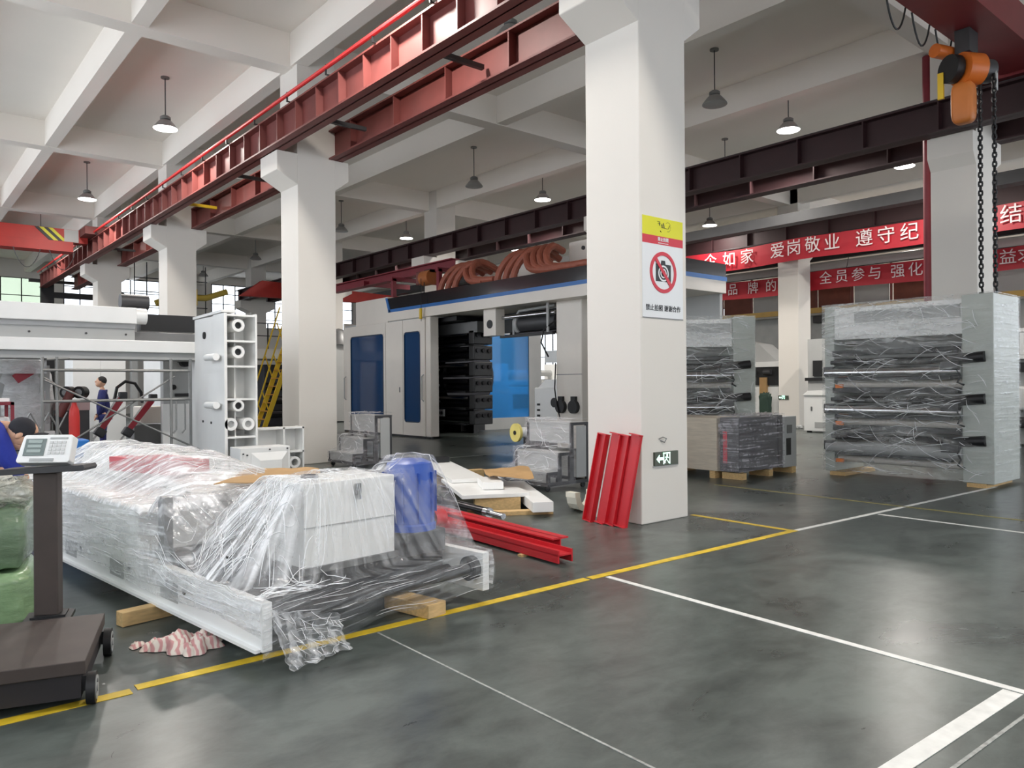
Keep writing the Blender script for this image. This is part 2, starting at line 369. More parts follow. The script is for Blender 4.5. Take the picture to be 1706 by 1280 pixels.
def window(axis, c, h, nx, nz, pane=None, fw=.05):
    wn[0] += 1
    a0, a1, z0, z1 = h
    def B(mb, u0, u1, w0, w1, d0, d1):
        return mb.box(c+d0, u0, w0, c+d1, u1, w1) if axis == 'x' else mb.box(u0, c+d0, w0, u1, c+d1, w1)
    mb = MB(); B(mb, a0, a1, z0, z0+fw, -.03, .07); B(mb, a0, a1, z1-fw, z1, -.03, .07); B(mb, a0, a0+fw, z0, z1, -.03, .07); B(mb, a1-fw, a1, z0, z1, -.03, .07)
    o = struct('window_%d' % wn[0], mb, M_FRAME)
    for i in range(1, nx): x = a0+(a1-a0)*i/nx; B(MB(), x-.025, x+.025, z0, z1, -.02, .05).build('mullion', M_FRAME, o, smooth=False)
    for i in range(1, nz): z = z0+(z1-z0)*i/nz; B(MB(), a0, a1, z-.02, z+.02, -.02, .05).build('glazing_bar', M_FRAME, o, smooth=False)
    for i in range(nx):
        B(MB(), a0+(a1-a0)*i/nx+.02, a0+(a1-a0)*(i+1)/nx-.02, z0+fw, z1-fw, .01, .02).build('pane', pane or M_PANE, o, smooth=False)
far_h = [(8.0, 9.6, 5.2, 7.7), (10.5, 13.1, 4.6, 7.7), (15.9, 18.1, 5.4, 7.8), (19.2, 21.4, 5.2, 7.4), (22.5, 25.5, 4.6, 7.4), (4.2, 7.0, 5.5, 7.35)]
wall('wall_far', 'y', Y_F, .25, X_L, X_R, far_h)
for h in far_h[:5]: window('y', Y_F, h, 3 if h[1]-h[0] > 2 else 2, 4)
window('y', Y_F, far_h[5], 3, 2, M_GPANE, .03)
right_h = [(-8.2, -1.8, 1.7, 6.9), (-.7, 5.7, 1.7, 6.9), (34.6, 37.4, 1.6, 4.9), (24.0, 27.0, 4.5, 6.0), (21.6, 23.2, 4.3, 5.3), (28.5, 32, 1.6, 4.6)]  # first two openings are out of view, added to let that fill in
wall('wall_right', 'x', X_R, .25, Y_B, Y_F, right_h)
for h in right_h: window('x', X_R, h, 4 if h[1]-h[0] > 2.5 else 2, 2)
left_h = [(wy-3.3, wy+3.3, 1.7, 6.9) for wy in (-1.0, 7.5, 16.0, 24.5, 33.0)]
wall('wall_left', 'x', X_L-.25, .25, Y_B, Y_F, left_h)
for h in left_h: window('x', X_L-.15, h, 5, 4)
back_h = [(wx-3.3, wx+3.3, 1.7, 6.7) for wx in (2.0, 10.5, 19.0, 27.5)]
wall('wall_back', 'y', Y_B-.25, .25, X_L, X_R, back_h)
for h in back_h: window('y', Y_B-.15, h, 5, 4)

# concrete columns with corbels for the crane rails
def column(x0, y0, w, label, lo=.41, ro=.29, d=.79, up=0.0):
    x1 = x0+w; zc, zv, zd = 5.95+up, 5.58+up, 5.36+up
    poly = [(x0,0),(x1,0),(x1,zd),(x1+ro,zv),(x1+ro,zc),(x1,zc),(x1,Z_S),(x0,Z_S),(x0,zc),(x0-lo,zc),(x0-lo,zv),(x0,zd)]
    mb = MB()
    # concave outline: three convex pieces
    mb.box(x0, y0, 0, x1, y0+d, Z_S)
    mb.prism([(x0-lo,zv),(x0+.01,zd-.01),(x0+.01,zc),(x0-lo,zc)], 'y', y0, y0+d)
    mb.prism([(x1-.01,zd-.01),(x1+ro,zv),(x1+ro,zc),(x1-.01,zc)], 'y', y0, y0+d)
    o = mb.build('column', M_WALL, None, smooth=False, bev=.012)
    return tag(o, label, 'column', 'white concrete columns', 'structure')
col1 = column(CX0, COLY[0], .79, 'nearest white concrete column, carrying the no-photography sign')
column(CX0, COLY[1], .79, 'white concrete column standing behind the ribbed white casting')
column(CX0, COLY[2], .79, 'white concrete column behind the scaffold and long white machine beam')
column(CX0, COLY[3], .79, 'farthest white column of the left row, under the red crane end')
column(CX0, -3.1, .79, 'white concrete column behind the photographer')
column(15.05, 5.05, .8, 'white column at the right behind the hanging hoist chains', .15, .45, .77)
column(15.05, 13.5, .8, 'white column hidden behind the nearest column beside the press', .55, .45, .77)
column(15.05, 21.95, .8, 'white column rising behind the red frame on top of the press', .55, .45, .77)
column(15.05, 30.4, .8, 'white column of the second row behind the yellow stairs', .55, .45, .77)
column(15.05, 38.9, .8, 'far white column of the second row near the far windows', .55, .45, .77)
column(24.3, 5.2, .8, 'far white column behind the right machine and banners', .4, .3, .77, .38)
column(24.3, 13.67, .8, 'slender-looking white column with a small exit sign between wrapped machines', .4, .3, .77, .38)
column(24.3, 22.1, .8, 'distant white column of the third row behind the press', .4, .3, .77, .38)

# crane rails: I-beams with web stiffeners, top rail, and (first one) red conductor pipe
def rail(x, y0, y1, label, m, w=.32, step=.85, pipe=False, zb=5.95):
    t = thing('crane_rail', label, 'crane rail', (x, y0, zb), group='crane runway beams')
    z0, z1 = zb, zb+.57
    MB().box(x-w/2, y0, z0, x+w/2, y1, z0+.03).build('bottom_flange', m, t, smooth=False)
    MB().box(x-w/2, y0, z1-.03, x+w/2, y1, z1).build('top_flange', m, t, smooth=False)
    MB().box(x-.012, y0, z0, x+.012, y1, z1).build('web', m, t, smooth=False)
    MB().box(x-.04, y0, z1, x+.04, y1, z1+.06).build('track', M_DGREY, t, smooth=False)
    src = None; y = y0+.4
    while y < y1:
        if src is None:
            src = MB().box(x-w/2+.01, y0-.012, z0+.03, x-.012, y0+.012, z1-.03).build('stiffener', m, t, smooth=False); src.location = (0, y-y0, 0)
        else: share('stiffener', src, t, (0, y-y0, 0))
        y += step
    if pipe:
        px = x-.20
        pm = mat('red_conductor_plastic', (214, 40, 42), 0.35, var=0.05)
        MB().cyl((px, y0, z1+.11), (px, y1, z1+.11), .035, 10).build('conductor_pipe', pm, t)
        s2 = None; y = y0+.8
        while y < y1:
            if s2 is None:
                s2 = MB().box(px-.012, y0-.012, z1-.01, px+.012, y0+.012, z1+.16).box(px, y0-.01, z1-.01, x-w/2+.05, y0+.01, z1+.01).build('pipe_clip', M_BLACK, t, smooth=False); s2.location = (0, y-y0, 0)
            else: share('pipe_clip', s2, t, (0, y-y0, 0))
            y += 1.5
    return t
r1 = rail(5.82, -3.0, 39.2, 'first rust-red crane rail with a bright red conductor pipe along its top', M_RUST, .30, .8, True)
r2 = rail(7.04+.0, -3.0, 39.2, 'second rust-red crane rail beyond the first column row', M_RUST, .30, 1.55)
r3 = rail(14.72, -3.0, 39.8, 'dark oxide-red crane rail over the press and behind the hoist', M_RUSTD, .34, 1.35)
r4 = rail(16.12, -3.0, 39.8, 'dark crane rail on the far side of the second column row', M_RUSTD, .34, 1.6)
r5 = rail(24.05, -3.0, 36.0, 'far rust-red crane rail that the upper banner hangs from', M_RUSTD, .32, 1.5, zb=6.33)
for y in (5.0, 8.9, 12.4, 16.9, 20.3, 24.0, 28.4, 33):   # ties between the first two rails
    ym = y == 20.3
    MB().bar((5.95, y, 6.2), (6.95, y, 6.2), .07).build('tie_bar', M_YELLOW if ym else M_DGREY, r1, smooth=False)
# black end frame of the first rail
t = thing('rail_end_frame', 'black steel post and brackets at the far end of the first crane rail', 'steel frame', (6.0, 39.3, 0))
MB().box(5.75, 39.25, 0, 6.25, 39.55, 6.5).build('post', M_BLACK, t, smooth=False)
MB().box(5.3, 39.3, 6.2, 8.6, 39.45, 6.32).build('bracket', M_BLACK, t, smooth=False)
MB().box(6.2, 39.3, 5.55, 8.9, 39.5, 5.8).build('beam', M_BLACK, t, smooth=False)
MB().prism([(8.1, 5.2), (8.5, 5.0), (9.2, 5.9), (8.5, 6.4)], 'y', 39.3, 39.5).build('gusset', M_BLACK, t, smooth=False)
# secondary dark longitudinal steel beam beyond the second row, below the banners' rail
MB().box(20.3, -3, 6.1, 20.7, 36, 6.4).build('pipe_trunk', M_DGREY, None, smooth=False)
o = MB().cyl((26.6, 5, 5.72), (26.6, 30, 5.72), .16, 14).build('air_duct', M_LGREY, None); tag(o, 'light grey round duct running between the two red banners', 'duct')
MB().box(26.5, 5, 5.95, 26.7, 30, 6.15).build('cable_tray', M_BLACK, o, smooth=False)
tag(bpy.data.objects['pipe_trunk'], 'long dark grey trunking running below the ceiling in front of the banners', 'trunking')

# ---------------------------------------------------------------- pendant lamps
M_LAMP = mat('lamp_spun_aluminium', (168, 168, 168), 0.35, 0.6)
M_LAMPD = mat('lamp_housing_grey', (120, 120, 118), 0.5, 0.3)
M_ON = emis('lamp_glow', (255, 250, 244), 14.0)
M_OFF = mat('lamp_frosted_cover', (170, 170, 168), 0.3)
def lamp(x, y, lit, label, power=190, tilt=0):
    t = thing('pendant_lamp', label, 'lamp', (x, y, 8.3), group='high-bay pendant lamps', local=True)
    MB().lathe([(0, 0), (.09, 0), (.09, -.03), (0, -.03)], n=14).build('ceiling_plate', M_LAMPD, t)
    MB().cyl((0, 0, -.02), (0, 0, -.86), .012, 6).build('rod', M_DGREY, t)
    MB().lathe([(.02, -.84), (.07, -.85), (.11, -.88), (.11, -.93), (.085, -.95), (.13, -.97), (.13, -1.0), (0, -1.0)], n=18).build('housing', M_LAMPD, t)
    MB().lathe([(.12, -.96), (.15, -.99), (.20, -1.05), (.245, -1.11), (.25, -1.13), (.24, -1.125), (.19, -1.06), (.11, -.99)], n=24).build('shade', M_LAMP, t)
    MB().lathe([(.0, -1.115), (.245, -1.122), (.245, -1.135), (0, -1.150)], n=24).build('diffuser', M_ON if lit else M_OFF, t)
    if lit and power:
        d = bpy.data.lights.new('lamp_light', 'AREA'); d.shape = 'DISK'; d.size = .46; d.energy = power*(0.5 if x < 10 else 0.85); d.color = (1.0, .95, .88)
        l = bpy.data.objects.new('lamp_light', d); COL.objects.link(l); l.parent = t; l.location = (0, 0, -1.165)
    return t
lamp(4.95, 17.65, True, 'pendant lamp nearest the camera over the left aisle', 420)
lamp(4.98, 25.75, True, 'glowing pendant lamp second along the left aisle', 420)
lamp(4.98, 34.0, True, 'pendant lamp of the left aisle behind the red crane girder', 360)
lamp(4.95, 9.2, True, 'pendant lamp over the wrapped foreground machine', 560)
lamp(4.95, .8, True, 'pendant lamp over the front of the left aisle', 560)
lamp(8.0, 9.5, False, 'unlit pendant lamp half hidden behind the first crane rail')
lamp(13.16, 9.2, False, 'unlit grey pendant lamp just right of the nearest column')
lamp(13.2, 17.35, False, 'unlit grey pendant lamp over the press')
lamp(13.2, 25.4, False, 'unlit grey pendant lamp just right of the second column')
lamp(13.1, 33.3, False, 'unlit pendant lamp just left of the second column')
lamp(13.0, 40.0, False, 'small unlit pendant lamp farthest down the middle aisle')
lamp(15.8, 9.1, True, 'brightly lit pendant lamp in front of the dark rail at the right', 400)
lamp(15.8, 17.3, True, 'lit pendant lamp left of the nearest column above the hoses', 360)
lamp(15.8, 25.1, True, 'lit pendant lamp above the red frame on the press', 360)
lamp(20.85, 8.7, True, 'lit pendant lamp just left of the red standpipe', 380)
lamp(23.1, 16.4, True, 'small lit pendant lamp directly above the banner start', 130)
lamp(18.2, 12.4, True, 'pendant lamp peeping under the dark rail right of the column', 260)
lamp(20.9, 24.5, True, 'small lit pendant lamp above the white blower boxes of the press', 260)
lamp(18.2, 22.6, True, 'lit pendant lamp hidden behind the dark crane rail', 120)
lamp(20.9, .5, True, 'added unseen pendant lamp beyond the right edge near the hoist', 130)  # out of view, added for general illumination
lamp(29, 12, True, 'added unseen pendant lamp over the far right bay', 340)  # unseen lamp added to the grid for more light
lamp(29, 24, True, 'added unseen pendant lamp over the far bay behind the press', 340)  # likewise added unseen, for general light in the hall

# ================================================================ FOREGROUND: the wrapped machine bed
M_WRAP = wrap('wound_stretch_film')
M_FILM = film('stretch_film', .10, .88, 2.2, (3.2, 1.0, 3.2))
M_FILML = film('stretch_film_streaked', .18, .85, 2.2, (0.8, .5, 9.0))
M_FILMC = film('stretch_film_thin', .05, .40, 3.0, (0.6, 1.0, 7))
M_FILMD = film('stretch_film_white', .50, .96, 2.4, (3.5, .8, 1.0))
def noise2(x, y, s=1.0):
    return (math.sin(x*7.3*s+y*3.1*s)+math.sin(x*3.7*s-y*8.9*s+1.3)+math.sin(x*13.1*s+y*11.7*s+.7)*.6+math.sin(x*21*s-y*17*s)*.35)/3.0
t = thing('wrapped_machine_bed', 'white machine bed with gearbox cover and blue motor, wrapped in clear stretch film', 'machine', (1.57, 3.94, 0), math.radians(6.5), local=True)
for x in (0, 1.63):
    o = MB().box(x, 0, .09, x+.06, 5.2, .35).build('side_plate', M_WHITE, t, smooth=False, bev=.004)
    if x == 0:
        for y in (1.05, 1.95, 2.95, 3.9):
            MB().box(-.004, y, .15, .003, y+.26, .27).build('recess', M_LGREY, o, smooth=False)
            MB().cyl((-.008, y-.1, .24), (.002, y-.1, .24), .016, 10).build('bolt', M_DGREY, o)
        MB().box(-.03, .02, .088, .0, 5.2, .105).build('flange', M_WHITE, o, smooth=False)
MB().cyl((.06, .13, .22), (1.60, .10, .235), .042, 18).build('roller', M_DGREY, t)
MB().cyl((.06, .36, .17), (1.63, .36, .17), .05, 18).build('roller', M_DGREY, t)
MB().cyl((.06, .95, .2), (1.63, .95, .2), .06, 18).build('roller', M_GREY, t)
o = MB().cyl((1.58, .10, .235), (1.63, .10, .235), .085, 18).build('flange', M_DGREY, t)
MB().cyl((1.568, .10, .235), (1.58, .10, .235), .055, 14).build('hub', M_BLACK, o)
MB().box(.06, .45, .12, 1.63, .78, .16).build('cross_plate', M_GREY, t, smooth=False)
MB().box(.06, 1.25, .12, 1.63, 1.60, .30).build('cross_beam', M_DGREY, t, smooth=False)
MB().box(.35, .40, .16, 1.62, .84, .34).build('gearbox_base', M_DGREY, t, smooth=False, bev=.01)
bx = MB().box(.49, .39, .38, 1.18, .85, .90).build('gearbox_cover', M_WHITE, t, smooth=False, bev=.006)
MB().box(.47, .37, .345, 1.20, .87, .385).build('cover_skirt', M_GREY, bx, smooth=False)
lt = MB().box(.86, .372, .80, .90, .392, .87).cyl((.88, .366, .77), (.88, .366, .83), .012, 8).build('latch', M_CHROME, bx)
MB().box(.49, .385, .625, 1.18, .391, .632).build('seam', M_LGREY, bx, smooth=False)
mo = MB().lathe([(0, .49), (.10, .485), (.155, .46), (.175, .40), (.175, .05), (.185, .04), (.185, 0), (0, 0)], (1.375, .47, .50), 24).build('motor', M_DKBLUE, t)
for k in range(10):
    a = 2*PI*k/10
    MB().obox((1.375+.18*math.cos(a), .47+.18*math.sin(a), .73), (.02, .012, .34), a).build('cooling_fin', M_DKBLUE, mo, smooth=False)
MB().box(1.21, .30, .34, 1.56, .66, .50).build('motor_foot', M_DGREY, t, smooth=False, bev=.01)
MB().cyl((1.50, .38, .56), (1.60, .38, .56), .06, 14).build('coupling', M_RED, t)
MB().cyl((1.5, .85, .42), (1.62, .85, .42), .07, 14).build('bearing_housing', M_DGREY, t)
MB().box(.03, 1.33, .35, .09, 1.42, .78).build('post', M_GREY, t, smooth=False)
MB().box(1.54, 1.33, .35, 1.6, 1.42, .78).build('post', M_GREY, t, smooth=False)
MB().box(.10, .52, .35, .17, .62, .45).cyl((.135, .57, .45), (.135, .57, .50), .05, 12).build('valve_block', M_BLACK, t)
MB().box(.03, 1.76, .35, 1.58, 4.9, .66).build('rear_cover', M_WHITE, t, smooth=False, bev=.01)
MB().prism([(2.2, .66), (4.85, .66), (4.7, .88), (3.4, .90)], 'x', .60, .98).build('roller_guard', M_WHITE, t, smooth=False, bev=.02)
MB().obox((.70, 3.1, .83), (.36, .9, .12), .2, .0).build('red_guard', mat('faded_red_cover', (196, 92, 100), .5), t, smooth=False)
# film draped over everything
def hfun(x, y):
    def rect(x0, x1, y0, y1, h, sl, sr, sf, sb):
        d = max(0, x0-x)*sl; e = max(0, x-x1)*sr; f = max(0, y0-y)*sf; b = max(0, y-y1)*sb
        return h-math.sqrt(max(d, e)**2+max(f, b)**2)
    h = .365
    h = max(h, rect(.47, 1.20, .37, .86, .915, 1.12, 1.9, 3.0, .75))
    h = max(h, rect(1.26, 1.50, .35, .60, 1.0, 1.0, 1.9, 3.0, .95)+.01)
    h = max(h, rect(0, 1.61, 1.72, 4.92, .685, 3, 3, .32, 3))
    h = max(h, rect(.62, .95, 2.6, 4.6, .96, .62, .5, .28, .8))
    h = max(h, rect(.02, 1.62, 1.32, 1.43, .79, 3, 3, 1.6, .9)-.02)
    return h
def top(u, v):
    x = -.012+1.715*u; y = -.02+5.0*v
    return (x, y, hfun(x, y)+.012*noise2(x, y, 1.6)+.004)
def lerp(a, b, t_): t_ = max(0, min(1, t_)); return a+(b-a)*t_
def top_attr(x, y, z):
    w = max(0, min(1, (y-1.45)/.35))
    th = math.atan2(y-.6, x-.85); r = math.hypot(y-.6, x-.85)
    d = lerp(.95, .26, (x-.36)/.14) if y < .9 else lerp(.62, .42, x)
    if x > 1.2 and y < .9: d = .30
    if y < .37: d = lerp(d, lerp(.75, .20, (x-.2)/.25), (.40-y)/.06)
    if .47 < x < 1.2 and .40 < y < .86: d = .55
    return (lerp(th*13, y*15+x*5, w), lerp(r*1.3, x*1.2, w), lerp(d, .84, w))
fo = MB().grid(top, 90, 200).build('plastic_film', M_WRAP, t, ang=3.0, attr=top_attr)
def skirt_l(u, v):
    y = -.02+5.0*u; zt = hfun(-.012, y)+.012*noise2(-.012, y, 1.6)+.004; zb = .17+.02*math.sin(y*3.1)
    return (-.012-.012*math.sin(v*PI)+.005*noise2(y, v*3, 1.5), y, zt+(zb-zt)*v)
MB().grid(skirt_l, 90, 10).build('plastic_film_side', M_WRAP, t, ang=3.0, attr=lambda x, y, z: (z*26+y*1.6, y*1.1, .60))
def skirt_r(u, v):
    y = -.02+5.0*u; zt = hfun(1.703, y)+.012*noise2(1.703, y, 1.6)+.004; zb = .13
    return (1.703+.012*math.sin(v*PI), y, zt+(zb-zt)*v)
MB().grid(skirt_r, 60, 6).build('plastic_film_side', M_WRAP, t, ang=3.0, attr=lambda x, y, z: (z*26+y*1.6, y*1.1, .60))
def skirt_f(u, v):
    x = -.012+1.715*u; zt = hfun(x, -.02)+.012*noise2(x, -.02, 1.6)+.004; zb = .05+.05*u+.02*math.sin(x*9)
    return (x, -.02-.02*math.sin(v*PI)+.012*noise2(x, v, 1.2)+(.06*v*math.sin(u*PI)), zt+(zb-zt)*v)
MB().grid(skirt_f, 50, 10).build('plastic_film_front', M_WRAP, t, ang=3.0, attr=lambda x, y, z: (z*40-x*5, x*1.3, .20+.25*max(0, .35-x)))
def tail(u, v):
    x = .03+.42*u; return (x+.05*v, -.03-.14*v*(1-.6*u)+.03*noise2(u*2, v*2, 1.5), .30*(1-v)**1.5*(1-.35*u)+.012+.012*abs(noise2(u*3, v*3, 2)))
MB().grid(tail, 22, 16).build('plastic_film_tail', M_WRAP, t, ang=3.0, attr=lambda x, y, z: (x*30+y*12, y*6, .42))
def creases(t, fn, n, ub, vb, ang, spread, ln, off, r=.0016, seed=1):
    """film folds as near-white tubes, the glints put into their colour, following the surface fn(u, v)"""
    rn = random.Random(seed); mb = MB()
    for k in range(n):
        u = rn.uniform(*ub); v = rn.uniform(*vb); a = ang+rn.uniform(-spread, spread); L = ln*rn.uniform(.4, 1.2); c = rn.uniform(-.5, .5); P = []
        for q in range(6):
            s_ = q/5; uu = u+L*s_*math.cos(a+c*s_); vv = v+L*s_*math.sin(a+c*s_)
            if not (0 <= uu <= 1 and 0 <= vv <= 1): break
            P.append(Vector(fn(uu, vv))+Vector(off))
        if len(P) > 2: mb.tube(P, r, 4, [r*(.3+1.2*math.sin(PI*(i+.5)/len(P))) for i in range(len(P))])
    o = mb.build('film_crease_glints', M_CREASE, t, ang=3); o['kind'] = 'stuff'; return o
M_CREASE = mat('film_crease_glint', (250, 251, 253), .08, var=0, spec=1.0)  # near-white colour paints the film's glints along its folds
creases(t, top, 150, (.0, .30), (.0, .20), .05, .5, .10, (-.002, 0, .004), .0018, 3)
creases(t, top, 90, (.28, 1.0), (.04, .18), 1.3, .9, .04, (0, -.003, .004), .0013, 4)
creases(t, top, 120, (.0, 1.0), (.2, .95), .1, .5, .14, (0, 0, .004), .0016, 5)
creases(t, skirt_l, 110, (0, 1), (0, .8), .0, .25, .09, (-.004, 0, 0), .0015, 6)
creases(t, skirt_f, 45, (0, 1), (.05, .95), .0, .3, .16, (0, -.004, 0), .0009, 7)
creases(t, tail, 40, (0, 1), (0, .9), 1.2, .8, .3, (0, -.003, .004), .0014, 8)
# loose cardboard and shackle on top of it
def card(name, label, pts, z, dz=.02, parent=None, m=M_CARD, grp=None):
    n = 10; P = [Vector(p) for p in pts]
    def f(u, v):
        p = (P[0]*(1-u)+P[1]*u)*(1-v)+(P[3]*(1-u)+P[2]*u)*v
        return (p.x, p.y, p.z+dz*noise2(u*.9, v*.8, 1.0))
    mb = MB().grid(f, n, n); mb2 = MB().grid(lambda u, v: tuple(Vector(f(u, v))+Vector((0, 0, -.006))), n, n)
    k = len(mb.v); mb.v += mb2.v; mb.f += [tuple(i+k for i in q[::-1]) for q in mb2.f]
    e = [i for i in range(n+1)]+[j*(n+1)+n for j in range(1, n+1)]+[n*(n+1)+i for i in range(n-1, -1, -1)]+[j*(n+1) for j in range(n-1, 0, -1)]
    mb.f += [(e[i], e[(i+1) % len(e)], k+e[(i+1) % len(e)], k+e[i]) for i in range(len(e))]
    o = mb.build(name, m, None, ang=.5); return tag(o, label, 'cardboard', grp)
def bedp(x, y, z):
    a = math.radians(6.5); return (1.57+x*math.cos(a)-y*math.sin(a), 3.94+x*math.sin(a)+y*math.cos(a), z)
card('cardboard_sheet', 'flat brown cardboard sheet lying on the wrapped machine bed', [bedp(.50, 1.62, .79), bedp(1.15, 1.22, .80), bedp(1.58, 1.95, .80), bedp(1.22, 2.45, .79)], .8)
card('cardboard_sheet', 'smaller torn cardboard piece tucked under the flat sheet on the machine bed', [bedp(.72, 1.30, .76), bedp(1.0, 1.12, .775), bedp(1.25, 1.5, .785), bedp(.85, 1.7, .77)], .8)
card('dark_sheet', 'thin black sheet sticking out from under the cardboard on the machine bed', [bedp(1.35, 1.75, .775), bedp(1.62, 1.35, .78), bedp(1.84, 1.5, .785), bedp(1.55, 2.0, .78)], .8, .008, m=M_BLACK)
o = MB().ring(bedp(.63, .55, .915), bedp(.63, .55, .935), .055, .04, 18).build('lifting_shackle', M_CHROME, None)
tag(o, 'small steel lifting shackle on top of the wrapped gearbox cover', 'shackle')

# timber packing and rag beside the bed
a = math.radians(10)
tb = MB().obox((1.72, 5.35, .047), (1.1, .09, .09), a).build('timber_block', M_WOOD, None, smooth=False, bev=.004); tag(tb, 'pale timber bearer sticking out from under the wrapped bed', 'timber')
tb = MB().obox((2.75, 4.30, .047), (.16, .42, .088), .2).build('timber_block', M_WOOD, None, smooth=False, bev=.004); tag(tb, 'timber packing block under the front of the wrapped bed', 'timber')
tb = MB().obox((2.2, 8.2, .047), (1.9, .1, .088), .11).build('timber_block', M_WOOD, None, smooth=False, bev=.004); tag(tb, 'timber bearer under the rear of the wrapped bed', 'timber')
def rag_mat():
    m = bpy.data.materials.new('striped_rag_cloth'); m.use_nodes = True; nt = m.node_tree; b = nt.nodes['Principled BSDF']
    tc = nd(nt, 'ShaderNodeTexCoord'); w = nd(nt, 'ShaderNodeTexWave'); w.inputs['Scale'].default_value = 9; w.inputs['Distortion'].default_value = 6; w.inputs['Detail'].default_value = 2
    nt.links.new(tc.outputs['Object'], w.inputs['Vector'])
    r = nd(nt, 'ShaderNodeValToRGB'); r.color_ramp.elements[0].color = lin((228, 216, 204))+(1,); r.color_ramp.elements[1].color = lin((204, 150, 148))+(1,)
    r.color_ramp.elements[0].position = .35; r.color_ramp.elements[1].position = .75
    nt.links.new(w.outputs['Fac'], r.inputs[0]); nt.links.new(r.outputs[0], b.inputs['Base Color']); b.inputs['Roughness'].default_value = .9
    return m
rg = MB()
for cx, cy, r_, h_, sd in ((1.33, 4.60, .115, .085, 0), (1.43, 4.50, .10, .075, 2), (1.24, 4.70, .075, .04, 4), (1.36, 4.48, .075, .05, 6), (1.48, 4.58, .075, .07, 8), (1.17, 4.78, .05, .022, 9)):
    def rf(u, v):
        a = 2*PI*u; rr_ = v*r_*(1+.28*math.sin(a*3+sd)+.16*math.sin(a*5+sd*2))
        z = h_*(1-v**2.2)*(1+.32*noise2(math.cos(a)*v+sd, math.sin(a)*v, 1.1))+.004
        return (cx+rr_*math.cos(a), cy+rr_*math.sin(a), max(.003, z))
    rg.grid(rf, 30, 12)
o = rg.build('rag', rag_mat(), None, ang=3.0); tag(o, 'crumpled pink and cream striped rag on the floor', 'rag')

# ---------------------------------------------------------------- platform scale
M_SC = mat('scale_iron', (72, 63, 59), .55, .1, var=.14, vscale=5)
t = thing('platform_scale', 'dark wheeled platform scale with post and white weight indicator', 'scale', (.754, 4.01, 0), math.radians(-17.6), local=True)
MB().box(-.66, 0, .165, 0, .81, .228).build('platform', M_SC, t, smooth=False, bev=.004)
MB().box(-.63, .02, .05, -.02, .79, .165).build('frame', mat('scale_frame_black', (40, 36, 38), .6), t, smooth=False)
for y in (.07, .77):
    w = MB().cyl((.0, y, .075), (.038, y, .075), .075, 22).build('wheel', M_BLACK, t)
    MB().ring((-.002, y, .075), (.042, y, .075), .056, .04, 18).cyl((.036, y, .075), (.046, y, .075), .02, 12).build('rim', M_LGREY, w)
    MB().box(-.03, y-.02, .07, 0, y+.02, .14).build('bracket', M_DGREY, w, smooth=False)
MB().box(-.37, .84, .10, -.20, .98, .235).box(-.40, .80, .205, -.17, 1.0, .225).build('post_foot', M_BLACK, t, smooth=False)
MB().obox((-.29, .91, .63), (.125, .08, .80), -.2).build('post', M_SC, t, smooth=False, bev=.008)
sh = MB().prism([(-.225, -.02), (.225, -.01), (.235, .005), (.225, .022), (-.225, .012), (-.235, -.004)], 'y', -.07, .07).build('shelf', M_DGREY, t, smooth=True)
sh.location = (-.285, .90, 1.045); sh.rotation_euler = (0, math.radians(-1.5), math.radians(-20))
def tilted(mb_fn, name, m, parent):
    """indicator pieces are written upright and leaned back"""
    mb = MB(); mb_fn(mb)
    R = Matrix.Translation((-.30, .88, 1.075)) @ Matrix.Rotation(math.radians(-20), 4, 'Z') @ Matrix.Rotation(math.radians(-24), 4, 'X')
    mb.v = [tuple(R @ Vector(v)) for v in mb.v]
    return mb.build(name, m, parent, smooth=False, bev=.004 if name == 'indicator' else 0)
ind = tilted(lambda b: b.prism([(-.145, .012), (-.135, 0), (.135, 0), (.145, .012), (.14, .155), (.13, .165), (-.12, .165), (-.13, .155)], 'y', -.03, .03), 'indicator', M_WHITE, t)
tilted(lambda b: b.box(-.112, -.034, .04, .0, -.029, .140), 'display', mat('lcd_grey_green', (118, 130, 128), .25, var=.05), ind)
for k in range(3): tilted(lambda b: b.box(-.095, -.036, .058+k*.028, -.02, -.033, .075+k*.028), 'display_line', mat('lcd_line', (160, 172, 168), .3), ind)
for r in range(4):
    for c in range(4): tilted(lambda b: b.box(.020+c*.024, -.034, .048+r*.021, .038+c*.024, -.029, .063+r*.021), 'key', mat('key_grey', (206, 206, 204), .5), ind)
tilted(lambda b: b.box(.018, -.033, .138, .115, -.029, .148), 'logo_strip', M_LGREY, ind)
tilted(lambda b: b.box(-.07, -.034, .008, .06, -.029, .024), 'base_strip', M_LGREY, ind)

# ---------------------------------------------------------------- green wrapped bales and heap of film at the left edge
def superbox(mb, c, r, e=.35, n=28, m=16, nz=.02, seed=0.0, rz=0):
    def sp(a, e): return math.copysign(abs(a)**e, a)
    vs = []
    for j in range(m+1):
        th = -PI/2+PI*j/m
        for i in range(n):
            ph = 2*PI*i/n
            x = sp(math.cos(th), e)*sp(math.cos(ph), e); y = sp(math.cos(th), e)*sp(math.sin(ph), e); z = sp(math.sin(th), e)
            k = 1+nz*noise2(x+seed, y+z*1.7, 1.4)
            X, Y = r[0]*x*k, r[1]*y*k
            vs.append((c[0]+X*math.cos(rz)-Y*math.sin(rz), c[1]+X*math.sin(rz)+Y*math.cos(rz), max(c[2]+r[2]*z*k, .002)))
    return mb.add(vs, [(j*n+i, j*n+(i+1) % n, (j+1)*n+(i+1) % n, (j+1)*n+i) for j in range(m) for i in range(n)])
M_GREEN = mat('green_film_bale', (140, 170, 128), .25, var=.22, vscale=4, bump=.5, bscale=9, stretch=(1, 1, 2.5), coat=.3)
M_GREEND = mat('dark_green_film_bale', (112, 134, 108), .25, var=.25, vscale=4, bump=.5, bscale=9, stretch=(1, 1, 2.5), coat=.3)
